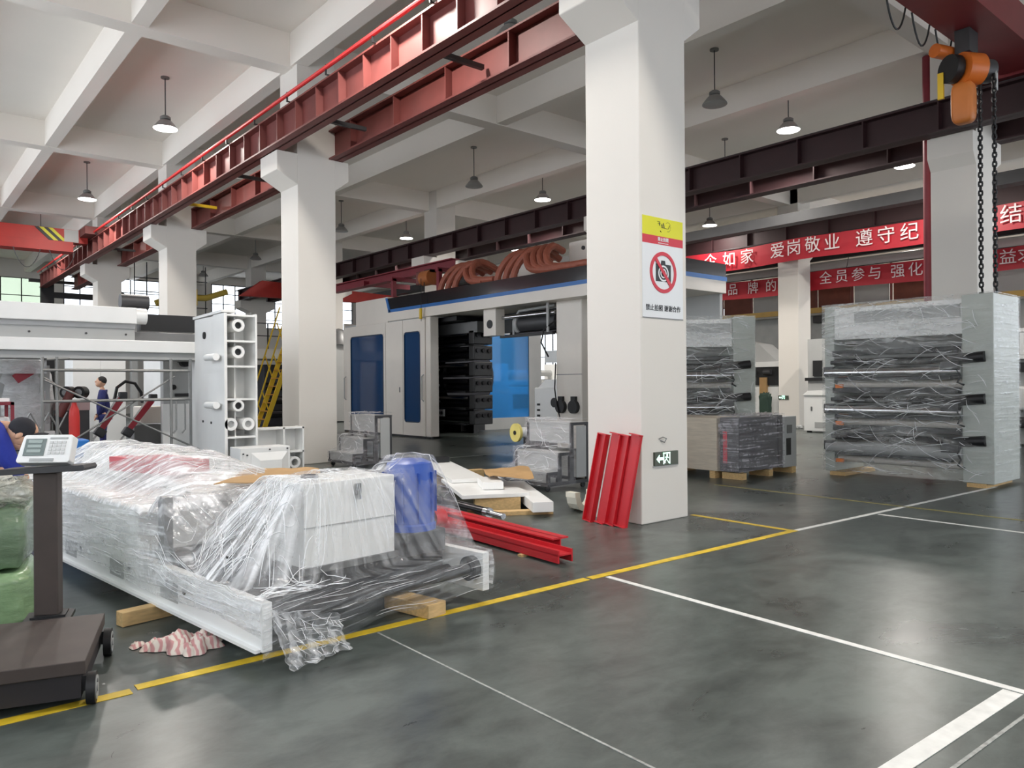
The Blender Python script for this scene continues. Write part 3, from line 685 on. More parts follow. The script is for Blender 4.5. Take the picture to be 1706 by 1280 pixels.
o = superbox(MB(), (.42, 6.05, .175), (.42, .40, .175), e=.26, nz=.06, rz=-.2).build('film_bale', M_GREEN, None, ang=3); tag(o, 'pale green film-wrapped bale lying on the floor behind the scale', 'bale', 'green wrapped bales')
o = superbox(MB(), (.43, 6.10, .555), (.40, .38, .20), e=.26, nz=.06, seed=2, rz=-.25).build('film_bale', M_GREEND, None, ang=3); tag(o, 'darker green film-wrapped bale stacked on top of the floor bale', 'bale', 'green wrapped bales')
M_HEAP = film('loose_film_heap', .45, .9, 7.0, (1, 1, 1), tint=(228, 228, 214))
o = superbox(MB(), (.46, 6.05, .82), (.36, .34, .10), e=.8, nz=.35, seed=5).build('film_heap', M_HEAP, None, ang=3); tag(o, 'crumpled heap of loose clear film on the green bales', 'plastic film')

# ---------------------------------------------------------------- people
def skin(name, pts, edges, m, parent, sub=2, smooth=True):
    me = bpy.data.meshes.new(name); keys = list(pts)
    off = Vector((0, 0, 0)) if parent is None else parent.location
    me.from_pydata([tuple(Vector(pts[k][0])-off) for k in keys], [(keys.index(a), keys.index(b)) for a, b in edges], [])
    o = bpy.data.objects.new(name, me); COL.objects.link(o); o.parent = parent
    s = o.modifiers.new('skin', 'SKIN'); s.use_smooth_shade = True
    if not me.skin_vertices: 
        bpy.context.view_layer.objects.active = o; bpy.ops.mesh.customdata_skin_add()
    for i, k in enumerate(keys):
        r = pts[k][1]; me.skin_vertices[0].data[i].radius = r if isinstance(r, tuple) else (r, r); me.skin_vertices[0].data[i].use_root = (i == 0)
    ss = o.modifiers.new('subdivision', 'SUBSURF'); ss.levels = sub; ss.render_levels = sub
    me.materials.append(m); return o
M_SKIN = mat('skin', (206, 160, 132), .55, var=.04)
M_NAVY = mat('navy_work_cloth', (34, 38, 92), .85, var=.12, vscale=12, bump=.2)
M_COBALT = mat('cobalt_work_cloth', (36, 52, 150), .85, var=.12, vscale=10, bump=.2)
M_HAIR = mat('black_hair', (22, 20, 20), .7, bump=.3, bscale=80)
def head_mesh(mb, c, s, fwd):
    """skull, face, nose, ears as one surface group; fwd = looking direction"""
    f = Vector(fwd).normalized(); r = f.cross(Vector((0, 0, 1))).normalized(); u = r.cross(f)
    R = Matrix((r, f, u)).transposed()
    c = Vector(c)
    mb.ball(c, .075*s, .095*s, .115*s, 18, 12, R)
    mb.ball(c+f*.03*s-u*.055*s, .055*s, .06*s, .06*s, 14, 9, R)
    mb.ball(c+f*.095*s-u*.015*s, .014*s, .018*s, .022*s, 8, 6, R)
    for q in (-1, 1): mb.ball(c+r*q*.075*s-u*.01*s, .012*s, .02*s, .032*s, 8, 6, R)
    return R
# worker in the background, standing, looking up to the left
t = thing('person', 'standing worker in a dark navy jacket looking up, behind the scaffold', 'person', (3.87, 18.5, 0))
X, Y = 3.87, 18.5; l = Vector((-.77, .25, 0)).normalized(); rr = Vector((.62, .78, 0)).normalized()*.0+Vector((.25, .97, 0)).normalized()
def W(a, b, z): return (X+l.x*a+rr.x*b, Y+l.y*a+rr.y*b, z)
bp = {'hip': (W(0, 0, .95), .12), 'chest': (W(.02, 0, 1.28), .13), 'neck': (W(.02, 0, 1.46), .05), 'headb': (W(.04, 0, 1.53), .05)}
for q, n in ((-1, 'a'), (1, 'b')):
    bp['sh'+n] = (W(.0, .17*q, 1.40), .06); bp['el'+n] = (W(.02, .22*q, 1.13), .045); bp['wr'+n] = (W(.10, .16*q, .92), .035)
    bp['th'+n] = (W(0, .10*q, .85), .085); bp['kn'+n] = (W(.02, .11*q, .48), .06); bp['an'+n] = (W(0, .12*q, .09), .045); bp['to'+n] = (W(.16, .12*q, .035), .035)
ed = [('hip', 'chest'), ('chest', 'neck'), ('neck', 'headb')]
for n in 'ab': ed += [('chest', 'sh'+n), ('sh'+n, 'el'+n), ('el'+n, 'wr'+n), ('hip', 'th'+n), ('th'+n, 'kn'+n), ('kn'+n, 'an'+n), ('an'+n, 'to'+n)]
skin('body', {k: (p, r*(.8 if k[:2] not in ('ne', 'he', 'wr') else 1)) for k, (p, r) in bp.items()}, ed, M_SKIN, t)
jk = {k: (p, r*1.2 if k != 'neck' else .075) for k, (p, r) in bp.items() if k in ('hip', 'chest', 'neck', 'sha', 'shb', 'ela', 'elb', 'wra', 'wrb')}
jk['hem'] = (W(0, 0, .82), .16)
skin('jacket', jk, [('hip', 'chest'), ('chest', 'neck'), ('hip', 'hem')]+[(a+n, b+n) for n in 'ab' for a, b in (('sh', 'el'), ('el', 'wr'))]+[('chest', 'sha'), ('chest', 'shb')], M_NAVY, t)
tr = {k: (p, r*1.15) for k, (p, r) in bp.items() if k in ('hip', 'tha', 'thb', 'kna', 'knb', 'ana', 'anb')}
skin('trousers', tr, [('hip', 'tha'), ('hip', 'thb'), ('tha', 'kna'), ('thb', 'knb'), ('kna', 'ana'), ('knb', 'anb')], M_NAVY, t)
hm = MB(); hc = Vector(W(.05, 0, 1.625)); HR = head_mesh(hm, hc, 1.05, (l.x, l.y, .25)); hd = hm.build('head', M_SKIN, t, ang=3)
MB().ball(hc+Vector((-l.x*.02, -l.y*.02, .03)), .082, .098, .098, 18, 10, HR).build('hair', M_HAIR, t, ang=3)
for q in (-1, 1):
    MB().ball(Vector(W(.135, .03*q, 1.635)), .012).build('eye', M_BLACK, hd)
MB().ball(Vector(W(.125, 0, 1.565)), .022, .02, .006).build('mouth', mat('lips', (168, 104, 92), .5), hd)
for n, q in (('a', -1), ('b', 1)):
    w = Vector(bp['wr'+n][0]); P = {'p0': (tuple(w), .032), 'p1': (tuple(w+l*.05-Vector((0, 0, .06))), (.036, .022))}
    E_ = [('p0', 'p1')]
    for k in range(4):
        b = w+l*.05-Vector((0, 0, .06))+rr*(k-1.5)*.018; P['f%d' % k] = (tuple(b+l*.02-Vector((0, 0, .04))), .009); P['g%d' % k] = (tuple(b+l*.015-Vector((0, 0, .08-abs(k-1.5)*.006))), .008); E_ += [('p1', 'f%d' % k), ('f%d' % k, 'g%d' % k)]
    P['t0'] = (tuple(w+l*.06+rr*q*-.03-Vector((0, 0, .03))), .01); P['t1'] = (tuple(w+l*.075+rr*q*-.03-Vector((0, 0, .065))), .008); E_ += [('p0', 't0'), ('t0', 't1')]
    skin('hand', P, E_, M_SKIN, t, 1)
# worker at the left edge, bent over the bales
t = thing('person', 'worker in cobalt blue with a dark cap bending over the green bales', 'person', (.25, 6.9, 0))
bp = {'hip': ((.22, 6.92, .98), .14), 'spine': ((.42, 6.82, 1.14), .14), 'chest': ((.60, 6.73, 1.22), .145), 'neck': ((.74, 6.66, 1.22), .055), 'headb': ((.80, 6.62, 1.20), .05),
      'sha': ((.68, 6.56, 1.16), .065), 'ela': ((.76, 6.52, .96), .05), 'wra': ((.865, 6.55, .82), .035),
      'shb': ((.62, 6.88, 1.20), .065), 'elb': ((.68, 6.9, .98), .05), 'wrb': ((.74, 6.78, .84), .035),
      'tha': ((.20, 6.82, .9), .09), 'kna': ((.28, 6.78, .5), .065), 'ana': ((.16, 6.8, .09), .05), 'toa': ((.30, 6.74, .035), .04),
      'thb': ((.22, 7.04, .9), .09), 'knb': ((.30, 7.05, .5), .065), 'anb': ((.2, 7.08, .09), .05), 'tob': ((.34, 7.02, .035), .04)}
ed = [('hip', 'spine'), ('spine', 'chest'), ('chest', 'neck'), ('neck', 'headb')]
for n in 'ab': ed += [('chest', 'sh'+n), ('sh'+n, 'el'+n), ('el'+n, 'wr'+n), ('hip', 'th'+n), ('th'+n, 'kn'+n), ('kn'+n, 'an'+n), ('an'+n, 'to'+n)]
skin('body', {k: (p, r*(.8 if k[:2] not in ('ne', 'he', 'wr') else 1)) for k, (p, r) in bp.items()}, ed, M_SKIN, t)
jk = {k: (p, r*1.2) for k, (p, r) in bp.items() if k in ('hip', 'spine', 'chest', 'sha', 'shb', 'ela', 'elb')}
jk['neck'] = ((.70, 6.68, 1.23), .085)
for n in 'ab': e, w = Vector(bp['el'+n][0]), Vector(bp['wr'+n][0]); jk['cf'+n] = (tuple(e.lerp(w, .72)), .05)
skin('jacket', jk, [('hip', 'spine'), ('spine', 'chest'), ('chest', 'neck')]+[x for n in 'ab' for x in (('chest', 'sh'+n), ('sh'+n, 'el'+n), ('el'+n, 'cf'+n))], M_COBALT, t)
tr = {k: (p, r*1.16) for k, (p, r) in bp.items() if k in ('hip', 'tha', 'thb', 'kna', 'knb', 'ana', 'anb')}
skin('trousers', tr, [('hip', 'tha'), ('hip', 'thb'), ('tha', 'kna'), ('thb', 'knb'), ('kna', 'ana'), ('knb', 'anb')], M_COBALT, t)
hm = MB(); hc = Vector((.835, 6.60, 1.165)); fw = Vector((.55, -.12, -.75)); HR = head_mesh(hm, hc, 1.0, fw); hd = hm.build('head', M_SKIN, t, ang=3)
cp = MB().ball(hc+Vector((.01, -.005, .032)), .082, .098, .088, 18, 10, HR).build('cap', mat('dark_cap_cloth', (40, 40, 46), .9), t, ang=3)
MB().ball(hc+Vector((.105, -.03, -.005)), .07, .06, .012, 14, 6).build('cap_peak', MATS['dark_cap_cloth'], cp, ang=3)
for q in (-1, 1): MB().ball(hc+fw.normalized()*.088+HR @ Vector((.03*q, 0, .012)), .011).build('eye', M_BLACK, hd)
w = Vector(bp['wra'][0]); d1 = Vector((.012, .0, -.07))
P = {'p0': (tuple(w), .032), 'p1': (tuple(w+d1), (.04, .026))}; E_ = [('p0', 'p1')]
for k in range(4):
    b = w+d1+Vector((.0, (k-1.5)*.019, 0)); P['f%d' % k] = (tuple(b+Vector((.024, 0, -.02-.004*(k in (1, 2))))), .0095); P['g%d' % k] = (tuple(b+Vector((.006, 0, -.045))), .009); P['h%d' % k] = (tuple(b+Vector((-.018, 0, -.03))), .008)
    E_ += [('p1', 'f%d' % k), ('f%d' % k, 'g%d' % k), ('g%d' % k, 'h%d' % k)]
P['t0'] = (tuple(w+Vector((-.01, -.045, -.03))), .011); P['t1'] = (tuple(w+Vector((.012, -.04, -.065))), .0095); E_ += [('p0', 't0'), ('t0', 't1')]
skin('hand', P, E_, M_SKIN, t, 1)

# ================================================================ PRINTING PRESS
PX = 11.9
t = thing('printing_press', 'large white printing press with blue stripe, blue-glazed doors and black rollers', 'machine', (PX, 16, 0))
# upper fascia runs the whole length, turned round the near end
MB().box(PX, 9.6, 3.43, 14.1, 19.98, 3.70).build('fascia', M_WARM, t, smooth=False, bev=.008)
MB().box(PX, 19.98, 3.40, 14.1, 21.95, 4.17).build('fascia_end', M_WARM, t, smooth=False, bev=.008)
MB().box(PX-.012, 9.588, 3.69, 14.112, 19.9, 3.78).build('blue_stripe', M_BLUE, t, smooth=False)
MB().prism([(19.80, 3.69), (19.92, 3.69), (20.10, 4.14), (19.99, 4.14)], 'x', PX-.012, PX+.06).build('blue_stripe', M_BLUE, t, smooth=False)
M_TINT = mat('black_gloss_band', (34, 32, 36), .12, var=.05)
MB().prism([(9.62, 3.78), (19.82, 3.78), (19.98, 4.12), (9.62, 4.08)], 'x', PX+.005, PX+.06).box(PX+.005, 9.605, 3.78, 14.1, 9.66, 4.06).build('black_band', M_TINT, t, smooth=False)
MB().box(PX+.1, 9.9, 3.70, 14.0, 19.9, 3.9).build('roof', M_LGREY, t, smooth=False)
# cabin with doors
MB().box(PX+.02, 22.76, 0.08, 15.3, 22.84, 3.55).build('cabin_end_wall', M_WARM, t, smooth=False)
MB().box(15.3, 19.4, .08, 15.38, 22.84, 3.55).build('cabin_back_wall', M_LGREY, t, smooth=False)
MB().box(PX+.05, 17.75, 3.40, 15.3, 22.8, 3.46).build('cabin_roof', M_LGREY, t, smooth=False)
M_INK = mat('press_black_frame', (15, 14, 16), .4, var=.2)
M_BGL = glass('blue_door_glass', (34, 82, 136), .62, .06, 1.0)
def door(y0, y1, gy0, gy1, gz0, gz1, hy):
    mb = MB()
    for b in ((y0, y1, .06, gz0), (y0, y1, gz1, 3.40), (y0, gy0, gz0, gz1), (gy1, y1, gz0, gz1)):
        mb.box(PX, b[0], b[2], PX+.05, b[1], b[3])
    for yy, sy in ((gy0, 1), (gy1, -1)):
        for zz, sz in ((gz0, 1), (gz1, -1)): mb.prism([(yy, zz), (yy+sy*.10, zz), (yy+sy*.03, zz+sz*.03), (yy, zz+sz*.10)], 'x', PX-.007, PX+.05)
    d = mb.build('door', M_WARM, t, smooth=False)
    MB().box(PX+.015, gy0-.02, gz0-.02, PX+.03, gy1+.02, gz1+.02).build('window', M_BGL, d, smooth=False)
    fr = MB()
    for b in ((gy0, gy1, gz0, gz0+.03), (gy0, gy1, gz1-.03, gz1), (gy0, gy0+.03, gz0, gz1), (gy1-.03, gy1, gz0, gz1)):
        fr.box(PX-.006, b[0], b[2], PX, b[1], b[3])
    fr.build('window_trim', mat('blue_black_gasket', (26, 44, 66), .4), d, smooth=False)
    MB().tube([(PX, hy, 1.05), (PX-.06, hy, 1.1), (PX-.06, hy, 1.75), (PX, hy, 1.8)], .018, 8).build('handle', M_LGREY, d)
    return d
door(20.13, 22.80, 20.25, 22.32, .50, 3.08, 22.65)
MB().box(PX, 19.16, .06, PX+.05, 20.11, 3.40).build('door_leaf', M_WARM, t, smooth=False)
MB().cyl((PX-.02, 19.3, 1.3), (PX-.02, 19.3, 1.45), .014, 8).build('latch', M_GREY, t)
door(17.98, 19.14, 18.22, 19.08, .43, 3.05, 18.06)
MB().box(PX, 17.72, .05, PX+.30, 17.96, 3.42).build('corner_post', M_WARM, t, smooth=False, bev=.03)
MB().box(PX+.02, 17.76, .0, PX+.12, 22.8, .07).build('plinth', M_BLACK, t, smooth=False)
# far side of the press: blue glazed door seen through the open bay
for (x0, x1, m) in ((14.1, 15.05, M_INK), (16.95, 17.5, M_LGREY)):
    MB().box(x0, 19.30, .05, x1, 19.36, 3.4).build('rear_post', m, t, smooth=False)
MB().box(15.05, 19.30, .05, 16.95, 19.36, .42).build('rear_kick_panel', M_LGREY, t, smooth=False)
M_BGL2 = glass('bright_blue_glass', (92, 184, 240), .28, .04)
MB().box(15.05, 19.32, .42, 16.95, 19.335, 3.15).build('rear_window', M_BGL2, t, smooth=False)
MB().box(15.05, 19.30, 3.15, 16.95, 19.36, 3.4).build('rear_header', M_LGREY, t, smooth=False)
# colour decks: black side frames, rollers, ink chambers
M_INK = mat('press_black_frame', (15, 14, 16), .4, var=.2)
MB().box(14.3, 18.9, .0, 14.5, 20.6, 3.3).build('deck_frame', M_INK, t, smooth=False)
MB().box(12.6, 20.5, .0, 14.5, 20.7, 3.3).build('deck_frame', M_INK, t, smooth=False)
MB().cyl((13.75, 18.4, 1.75), (13.75, 20.4, 1.75), .95, 40).build('impression_drum', M_ROLL, t)
for k, z in enumerate((.55, .98, 1.45, 1.9, 2.35, 2.78)):
    MB().cyl((13.05, 17.0, z), (13.05, 19.6, z), .13, 20).build('ink_roller', M_ROLL, t)
    MB().cyl((12.8, 17.1, z+.16), (12.8, 19.5, z+.16), .07, 16).build('anilox_roller', M_CHROME if k % 2 else M_ROLL, t)
    MB().box(12.65, 17.1, z-.17, 12.95, 19.4, z-.12).build('ink_chamber', M_INK, t, smooth=False)
    o = MB().box(12.7, 16.75, z-.15, 13.35, 17.0, z+.24).build('bearing_block', M_INK, t, smooth=False, bev=.02)
    for q in range(3): MB().cyl((12.82+q*.2, 16.71, z+.1), (12.82+q*.2, 16.75, z+.1), .06, 12).build('knob', M_ROLL, o)
    if k in (1, 2, 3, 4):
        for q in range(4): MB().cyl((12.66, 18.85-q*.13, z+.05), (12.72, 18.85-q*.13, z+.05), .035, 8).build('valve', M_GREY, t)
g = MB().box(12.60, 18.1, .60, 12.66, 18.7, .80).build('gauge_panel', M_LGREY, t, smooth=False)
for q in range(4): MB().cyl((12.58, 18.18+q*.145, .70), (12.60, 18.18+q*.145, .70), .05, 14).build('gauge', M_BLACK, g)
MB().box(12.7, 16.6, 2.95, 13.2, 18.7, 3.25).build('dryer_hood', M_GREY, t, smooth=False)
MB().box(12.3, 17.0, 3.28, 14.4, 18.9, 3.40).build('overhead_tray', M_INK, t, smooth=False)
# underside gear between fascia and opening
br = MB().box(12.1, 15.05, 2.75, 12.4, 15.55, 3.43).build('hanger_bracket', M_WARM, t, smooth=False, bev=.01)
MB().cyl((12.08, 15.28, 3.05), (12.1, 15.28, 3.05), .11, 18).build('bearing', M_BLACK, br)
mt = MB().cyl((12.6, 13.2, 3.02), (12.6, 14.55, 3.02), .22, 22).build('web_motor', M_DGREY, t)
MB().cyl((12.6, 14.55, 3.02), (12.6, 14.66, 3.02), .26, 22).build('fan_cowl', M_LGREY, mt)
MB().cyl((12.6, 14.66, 3.02), (12.6, 14.70, 3.02), .12, 14).build('fan_hub', M_WHITE, mt)
MB().tube([(12.45, 14.75, 2.7), (12.42, 14.72, 3.1), (12.42, 14.5, 3.34), (12.42, 13.2, 3.38)], .035, 8).build('cable_duct', M_LGREY, t)
MB().cyl((12.3, 13.05, 3.2), (12.3, 15.0, 3.2), .05, 12).build('guide_roller', M_CHROME, t)
MB().cyl((12.5, 12.9, 2.78), (12.5, 14.9, 2.78), .06, 12).build('guide_roller', M_ROLL, t)
MB().box(12.2, 13.05, 2.68, 12.3, 15.0, 2.74).build('lower_rail', M_BLACK, t, smooth=False)
MB().box(12.2, 13.2, 2.74, 12.24, 13.26, 3.43).build('hanger_bar', M_LGREY, t, smooth=False)
MB().box(13.2, 12.0, 2.9, 13.3, 17.5, 3.42).build('inner_plate', M_INK, t, smooth=False)
# upright at the near end of the bay and operator console
MB().box(12.3, 12.20, 0.02, 12.9, 13.03, 3.46).build('upright', M_WARM, t, smooth=False, bev=.02)
MB().box(12.295, 12.2, 1.72, 12.31, 13.03, 1.735).build('panel_joint', M_GREY, t, smooth=False)
for y in (12.84, 12.42):
    sk = MB().cyl((12.20, y, .98), (12.30, y, .98), .15, 22).build('air_connector', M_BLACK, t)
    MB().box(12.22, y-.07, 1.10, 12.30, y+.07, 1.22).build('lug', M_BLACK, sk, smooth=False)
MB().tube([(12.2, 12.95, 2.0), (12.18, 12.97, 1.4), (12.18, 12.9, 1.0), (12.17, 12.78, .7)], .016, 6).build('cable', M_BLACK, t)
MB().tube([(12.25, 13.0, 3.0), (12.2, 13.35, 2.8), (12.2, 13.45, 2.5), (12.2, 13.2, 2.15)], .02, 6).build('cable', M_BLACK, t)
cs = MB().box(12.9, 13.6, .05, 13.5, 14.5, 1.42).build('console', M_WHITE, t, smooth=False, bev=.03)
MB().cyl((12.88, 13.75, 1.05), (12.9, 13.75, 1.05), .12, 18).build('console_fan', M_BLACK, cs)
for q in range(4): MB().box(12.885, 14.28, .55+q*.14, 12.9, 14.38, .60+q*.14).build('switch', M_BLACK, cs, smooth=False)
MB().prism([(13.55, 1.42), (14.45, 1.42), (14.2, 1.62), (13.7, 1.62)], 'x', 13.0, 13.4).build('console_head', M_WHITE, cs, smooth=False)
MB().cyl((13.2, 13.9, 1.6), (13.2, 13.9, 2.1), .04, 10).build('screen_arm', M_LGREY, cs)
MB().box(13.1, 13.6, 2.05, 13.25, 14.3, 2.35).build('screen', M_WHITE, cs, smooth=False)
# near-end wall of the press body
MB().box(14.0, 9.7, .05, 14.1, 12.0, 3.45).build('end_panel', M_LGREY, t, smooth=False)
# roof equipment: duct boxes, fan, corrugated hoses
for b in ((13.0, 14.6, 3.9, 13.9, 16.0, 4.75), (13.0, 11.7, 3.9, 13.9, 13.3, 4.95), (13.1, 16.4, 3.9, 13.9, 17.3, 4.6)):
    bb = MB().box(*b).build('blower_box', M_WARM, t, smooth=False, bev=.02)
    MB().cyl((b[0]-.03, (b[1]+b[4])/2+.3, b[5]-.2), (b[0], (b[1]+b[4])/2+.3, b[5]-.2), .05, 12).build('port', M_DGREY, bb)
MB().lathe([(0, .25), (.2, .22), (.3, .1), (.3, 0), (0, 0)], (13.2, 14.45, 4.72), 20).build('fan_cover', mat('dark_teal_paint', (36, 66, 92), .5), t)
def hose(pts, r=.075):
    P = []; n = 26
    for k in range(n+1):                       # Catmull-Rom through the points
        u = k/n*(len(pts)-1); i = min(int(u), len(pts)-2); f = u-i
        p = [Vector(pts[max(0, min(len(pts)-1, i+j))]) for j in (-1, 0, 1, 2)]
        P.append(.5*((2*p[1])+(-p[0]+p[2])*f+(2*p[0]-5*p[1]+4*p[2]-p[3])*f*f+(-p[0]+3*p[1]-3*p[2]+p[3])*f**3))
    return MB().tube(P, r, 10, [r*(1+.09*(k % 2)) for k in range(len(P))]).build('hose', M_HOSE, t)
for k, y in enumerate((17.35, 17.0, 16.68)):
    hose([(12.04, y+.08, 4.02), (12.08, y-.04, 4.36), (12.25, y-.28, 4.68), (12.6, y-.48, 4.80), (13.1, y-.55, 4.6)], .085)
for k, y in enumerate((16.5, 16.22)):
    hose([(12.9, y+.1, 4.72), (12.45, y, 4.76), (12.18, y-.1, 4.55), (12.08, y-.4, 4.26), (12.05, y-1.0-.2*k, 4.16)], .085)
for k, y in enumerate((14.85, 14.52, 14.22)):
    hose([(12.04, y+.08, 4.02), (12.08, y-.04, 4.38), (12.25, y-.26, 4.70), (12.6, y-.42, 4.82), (13.1, y-.5, 4.6)], .085)
for k, y in enumerate((14.0, 13.76, 13.52, 13.3)):
    hose([(12.9, y+.1, 4.74), (12.45, y, 4.80), (12.18, y-.08, 4.58), (12.08, y-.3, 4.30), (12.04, y-.75, 4.19), (12.03, y-1.4-.35*k, 4.15)], .085)

# red gantry frame with monorail and small chain hoist standing on the press
M_MAR = mat('maroon_paint', (122, 34, 46), .5, var=.08)
t = thing('red_gantry', 'maroon steel gantry with a monorail beam standing on top of the press', 'gantry', (12.2, 19, 3.9))
for y in (20.2, 17.75):
    for x in (12.25, 13.95): MB().box(x-.06, y-.06, 3.9, x+.06, y+.06, 4.78).build('post', M_MAR, t, smooth=False)
    MB().box(12.15, y-.06, 4.70, 14.05, y+.06, 4.82).build('cross_bar', M_MAR, t, smooth=False)
MB().box(12.55, 17.6, 4.82, 12.85, 25.0, 4.85).box(12.69, 17.6, 4.85, 12.71, 25.0, 5.07).box(12.55, 17.6, 5.07, 12.85, 25.0, 5.1).build('monorail', M_MAR, t, smooth=False)
MB().box(12.5, 22.5, 4.82, 14.3, 22.62, 4.98).build('brace', M_MAR, t, smooth=False)
t = thing('chain_hoist', 'small orange and brown chain hoist hanging from the maroon gantry', 'hoist', (12.6, 18.3, 4.3))
MB().cyl((12.3, 18.15, 4.60), (12.3, 18.6, 4.60), .22, 18).build('drum', mat('hoist_worn_orange', (170, 98, 50), .5), t)
MB().box(12.2, 18.15, 4.74, 12.75, 18.45, 4.82).build('trolley', M_BLACK, t, smooth=False)
MB().box(12.15, 18.62, 4.42, 12.42, 18.82, 4.8).build('motor', M_RUST, t, smooth=False, bev=.03)
MB().cyl((12.1, 18.3, 4.05), (12.1, 18.3, 4.45), .012, 6).build('chain', M_BLACK, t)
MB().cyl((11.8, 18.0, 3.3), (11.8, 18.0, 4.5), .008, 6).build('pendant_cable', M_BLACK, t)
MB().box(11.76, 17.97, 3.36, 11.82, 18.05, 3.66).build('pendant_control', M_YELLOW, t, smooth=False, bev=.01)
# far orange crane girder glimpsed behind
t = thing('bridge_crane', 'far orange bridge crane girder with a hazard-striped end behind the press', 'crane', (12.6, 33.5, 6.0))
MB().prism([(12.4, 5.5), (13.4, 6.25), (21, 6.0), (21, 5.6)], 'y', 33.3, 33.6).build('girder', M_CRANE, t, smooth=False)
for k in range(3): MB().prism([(14.6+k*.3, 5.75), (14.75+k*.3, 5.75), (14.45+k*.3, 6.15), (14.3+k*.3, 6.15)], 'y', 33.28, 33.3).build('hazard_stripe', M_YELLOW if k % 2 == 0 else M_BLACK, t, smooth=False)

# ================================================================ LEFT SIDE
# long white machine with overhead beams behind the scaffold
t = thing('coating_machine', 'long white machine with stacked overhead beams behind the scaffold', 'machine', (1.5, 14, 0))
MB().box(-3.5, 14.0, 2.10, 4.9, 15.2, 2.30).build('lower_beam', M_WHITE, t, smooth=False, bev=.01)
MB().box(-3.5, 14.08, 1.98, 4.9, 15.0, 2.10).build('beam_underside', M_LGREY, t, smooth=False)
MB().box(-3.5, 14.12, 2.30, 3.44, 15.0, 2.50).build('side_panel', M_LGREY, t, smooth=False)
MB().box(-3.5, 14.10, 2.50, 3.44, 15.05, 2.58).build('cable_channel', mat('pale_grey_trim', (190, 190, 190), .5), t, smooth=False)
MB().box(-3.5, 14.0, 2.58, 3.45, 14.9, 2.85).build('upper_beam', M_WHITE, t, smooth=False, bev=.01)
MB().cyl((3.45, 14.14, 2.72), (3.62, 14.14, 2.72), .135, 24).build('beam_end_drum', M_WHITE, t)
MB().box(3.46, 14.3, 2.30, 4.9, 14.36, 2.46).build('rear_panel', M_GREY, t, smooth=False)
for x in (1.9, 2.7, 3.3): MB().cyl((x, 14.105, 2.40), (x, 14.125, 2.40), .018, 8).build('bolt', M_DGREY, t)
m2 = MB().cyl((3.3, 14.5, 3.0), (3.75, 14.5, 3.0), .13, 16).build('drive_motor', M_DGREY, t)
MB().box(3.4, 14.4, 2.85, 3.7, 14.6, 2.9).build('motor_foot', M_DGREY, m2, smooth=False)
MB().box(3.64, 14.5, 2.50, 4.6, 14.8, 2.80).build('motor_housing', M_BLACK, t, smooth=False)
for x in (-2.5, 4.65): MB().box(x-.12, 14.3, 0, x+.12, 14.8, 2.0).build('leg', M_WHITE, t, smooth=False)
# scaffold
M_GALV = mat('galvanised_tube', (138, 138, 136), .45, .5, var=.1)
t = thing('scaffold', 'grey tubular scaffold tower frames in front of the long white machine', 'scaffold', (3, 13.2, 0))
for x in (1.94, 2.13, 3.76, 4.07):
    MB().cyl((x, 13.2, 0), (x, 13.2, 1.97), .022, 10).build('upright', M_GALV, t)
for x in (1.94, 3.76): MB().cyl((x, 12.3, 0), (x, 12.3, .6), .022, 10).build('upright', M_GALV, t)
for z in (1.77, 1.30):
    MB().cyl((1.94, 13.2, z), (4.07, 13.2, z), .024, 10).build('rail', M_GALV, t)
MB().cyl((2.0, 13.2, 1.93), (2.3, 13.2, 1.95), .018, 8).build('rail', M_GALV, t)
for p, q in (((1.96, 13.16, 1.62), (4.2, 13.16, .45)), ((2.38, 13.24, .72), (3.83, 13.24, 1.68)), ((1.96, 13.2, 1.66), (2.12, 13.2, 1.55))):
    MB().cyl(p, q, .014, 8).build('brace', M_GALV, t)
for x in (3.84, 3.98):
    MB().tube([(x, 13.2, 1.28), (x, 13.2, .80), (x-.05, 13.2, .74)], .014, 8).build('ladder_bar', M_GALV, t)
# background units behind the scaffold
t = thing('control_cabinet', 'tall plain white cabinet behind the standing worker', 'cabinet', (4, 19.6, 0))
MB().box(3.45, 19.5, .05, 4.55, 20.4, 2.25).build('body', M_WHITE, t, smooth=False, bev=.01)
MB().box(3.46, 19.485, .1, 4.0, 19.5, 2.2).build('door', M_WHITE, t, smooth=False)
MB().box(4.02, 19.485, .1, 4.54, 19.5, 2.2).build('door', M_WHITE, t, smooth=False)
MB().box(3.95, 19.47, 1.0, 3.97, 19.485, 1.2).build('handle', M_BLACK, t, smooth=False)
MB().box(3.6, 19.48, .3, 3.85, 19.485, .5).build('vent', M_LGREY, t, smooth=False)
MB().cyl((3.95, 19.8, 2.25), (3.95, 19.8, 2.5), .01, 6).build('antenna', M_BLACK, t)
t = thing('print_unit', 'white roller unit with dark rollers right of the red guide arms', 'machine', (4.6, 17, 0))
MB().box(4.66, 16.9, .05, 4.80, 18.4, 2.2).build('side_frame', M_WHITE, t, smooth=False)
MB().box(5.18, 16.6, .05, 5.5, 18.2, 2.4).build('side_frame', M_WHITE, t, smooth=False)
MB().box(4.75, 17.9, .1, 5.2, 18.3, 2.2).build('back_plate', M_DGREY, t, smooth=False)
for k, z in enumerate((.45, .68, .9, 1.12, 1.36, 1.6)):
    MB().cyl((4.78, 17.1, z), (5.2, 17.1, z), .075, 16).build('roller', M_WHITE if k % 2 else M_LGREY, t)
MB().box(4.95, 16.85, 1.75, 5.1, 17.1, 2.0).build('motor', M_BLACK, t, smooth=False)
MB().cyl((4.95, 16.8, 1.45), (5.15, 16.8, 1.5), .05, 10).build('coupling', M_BLACK, t)
t = thing('white_frame_unit', 'white machine side frame with black ports behind the right scaffold posts', 'machine', (5.0, 15.6, 0))
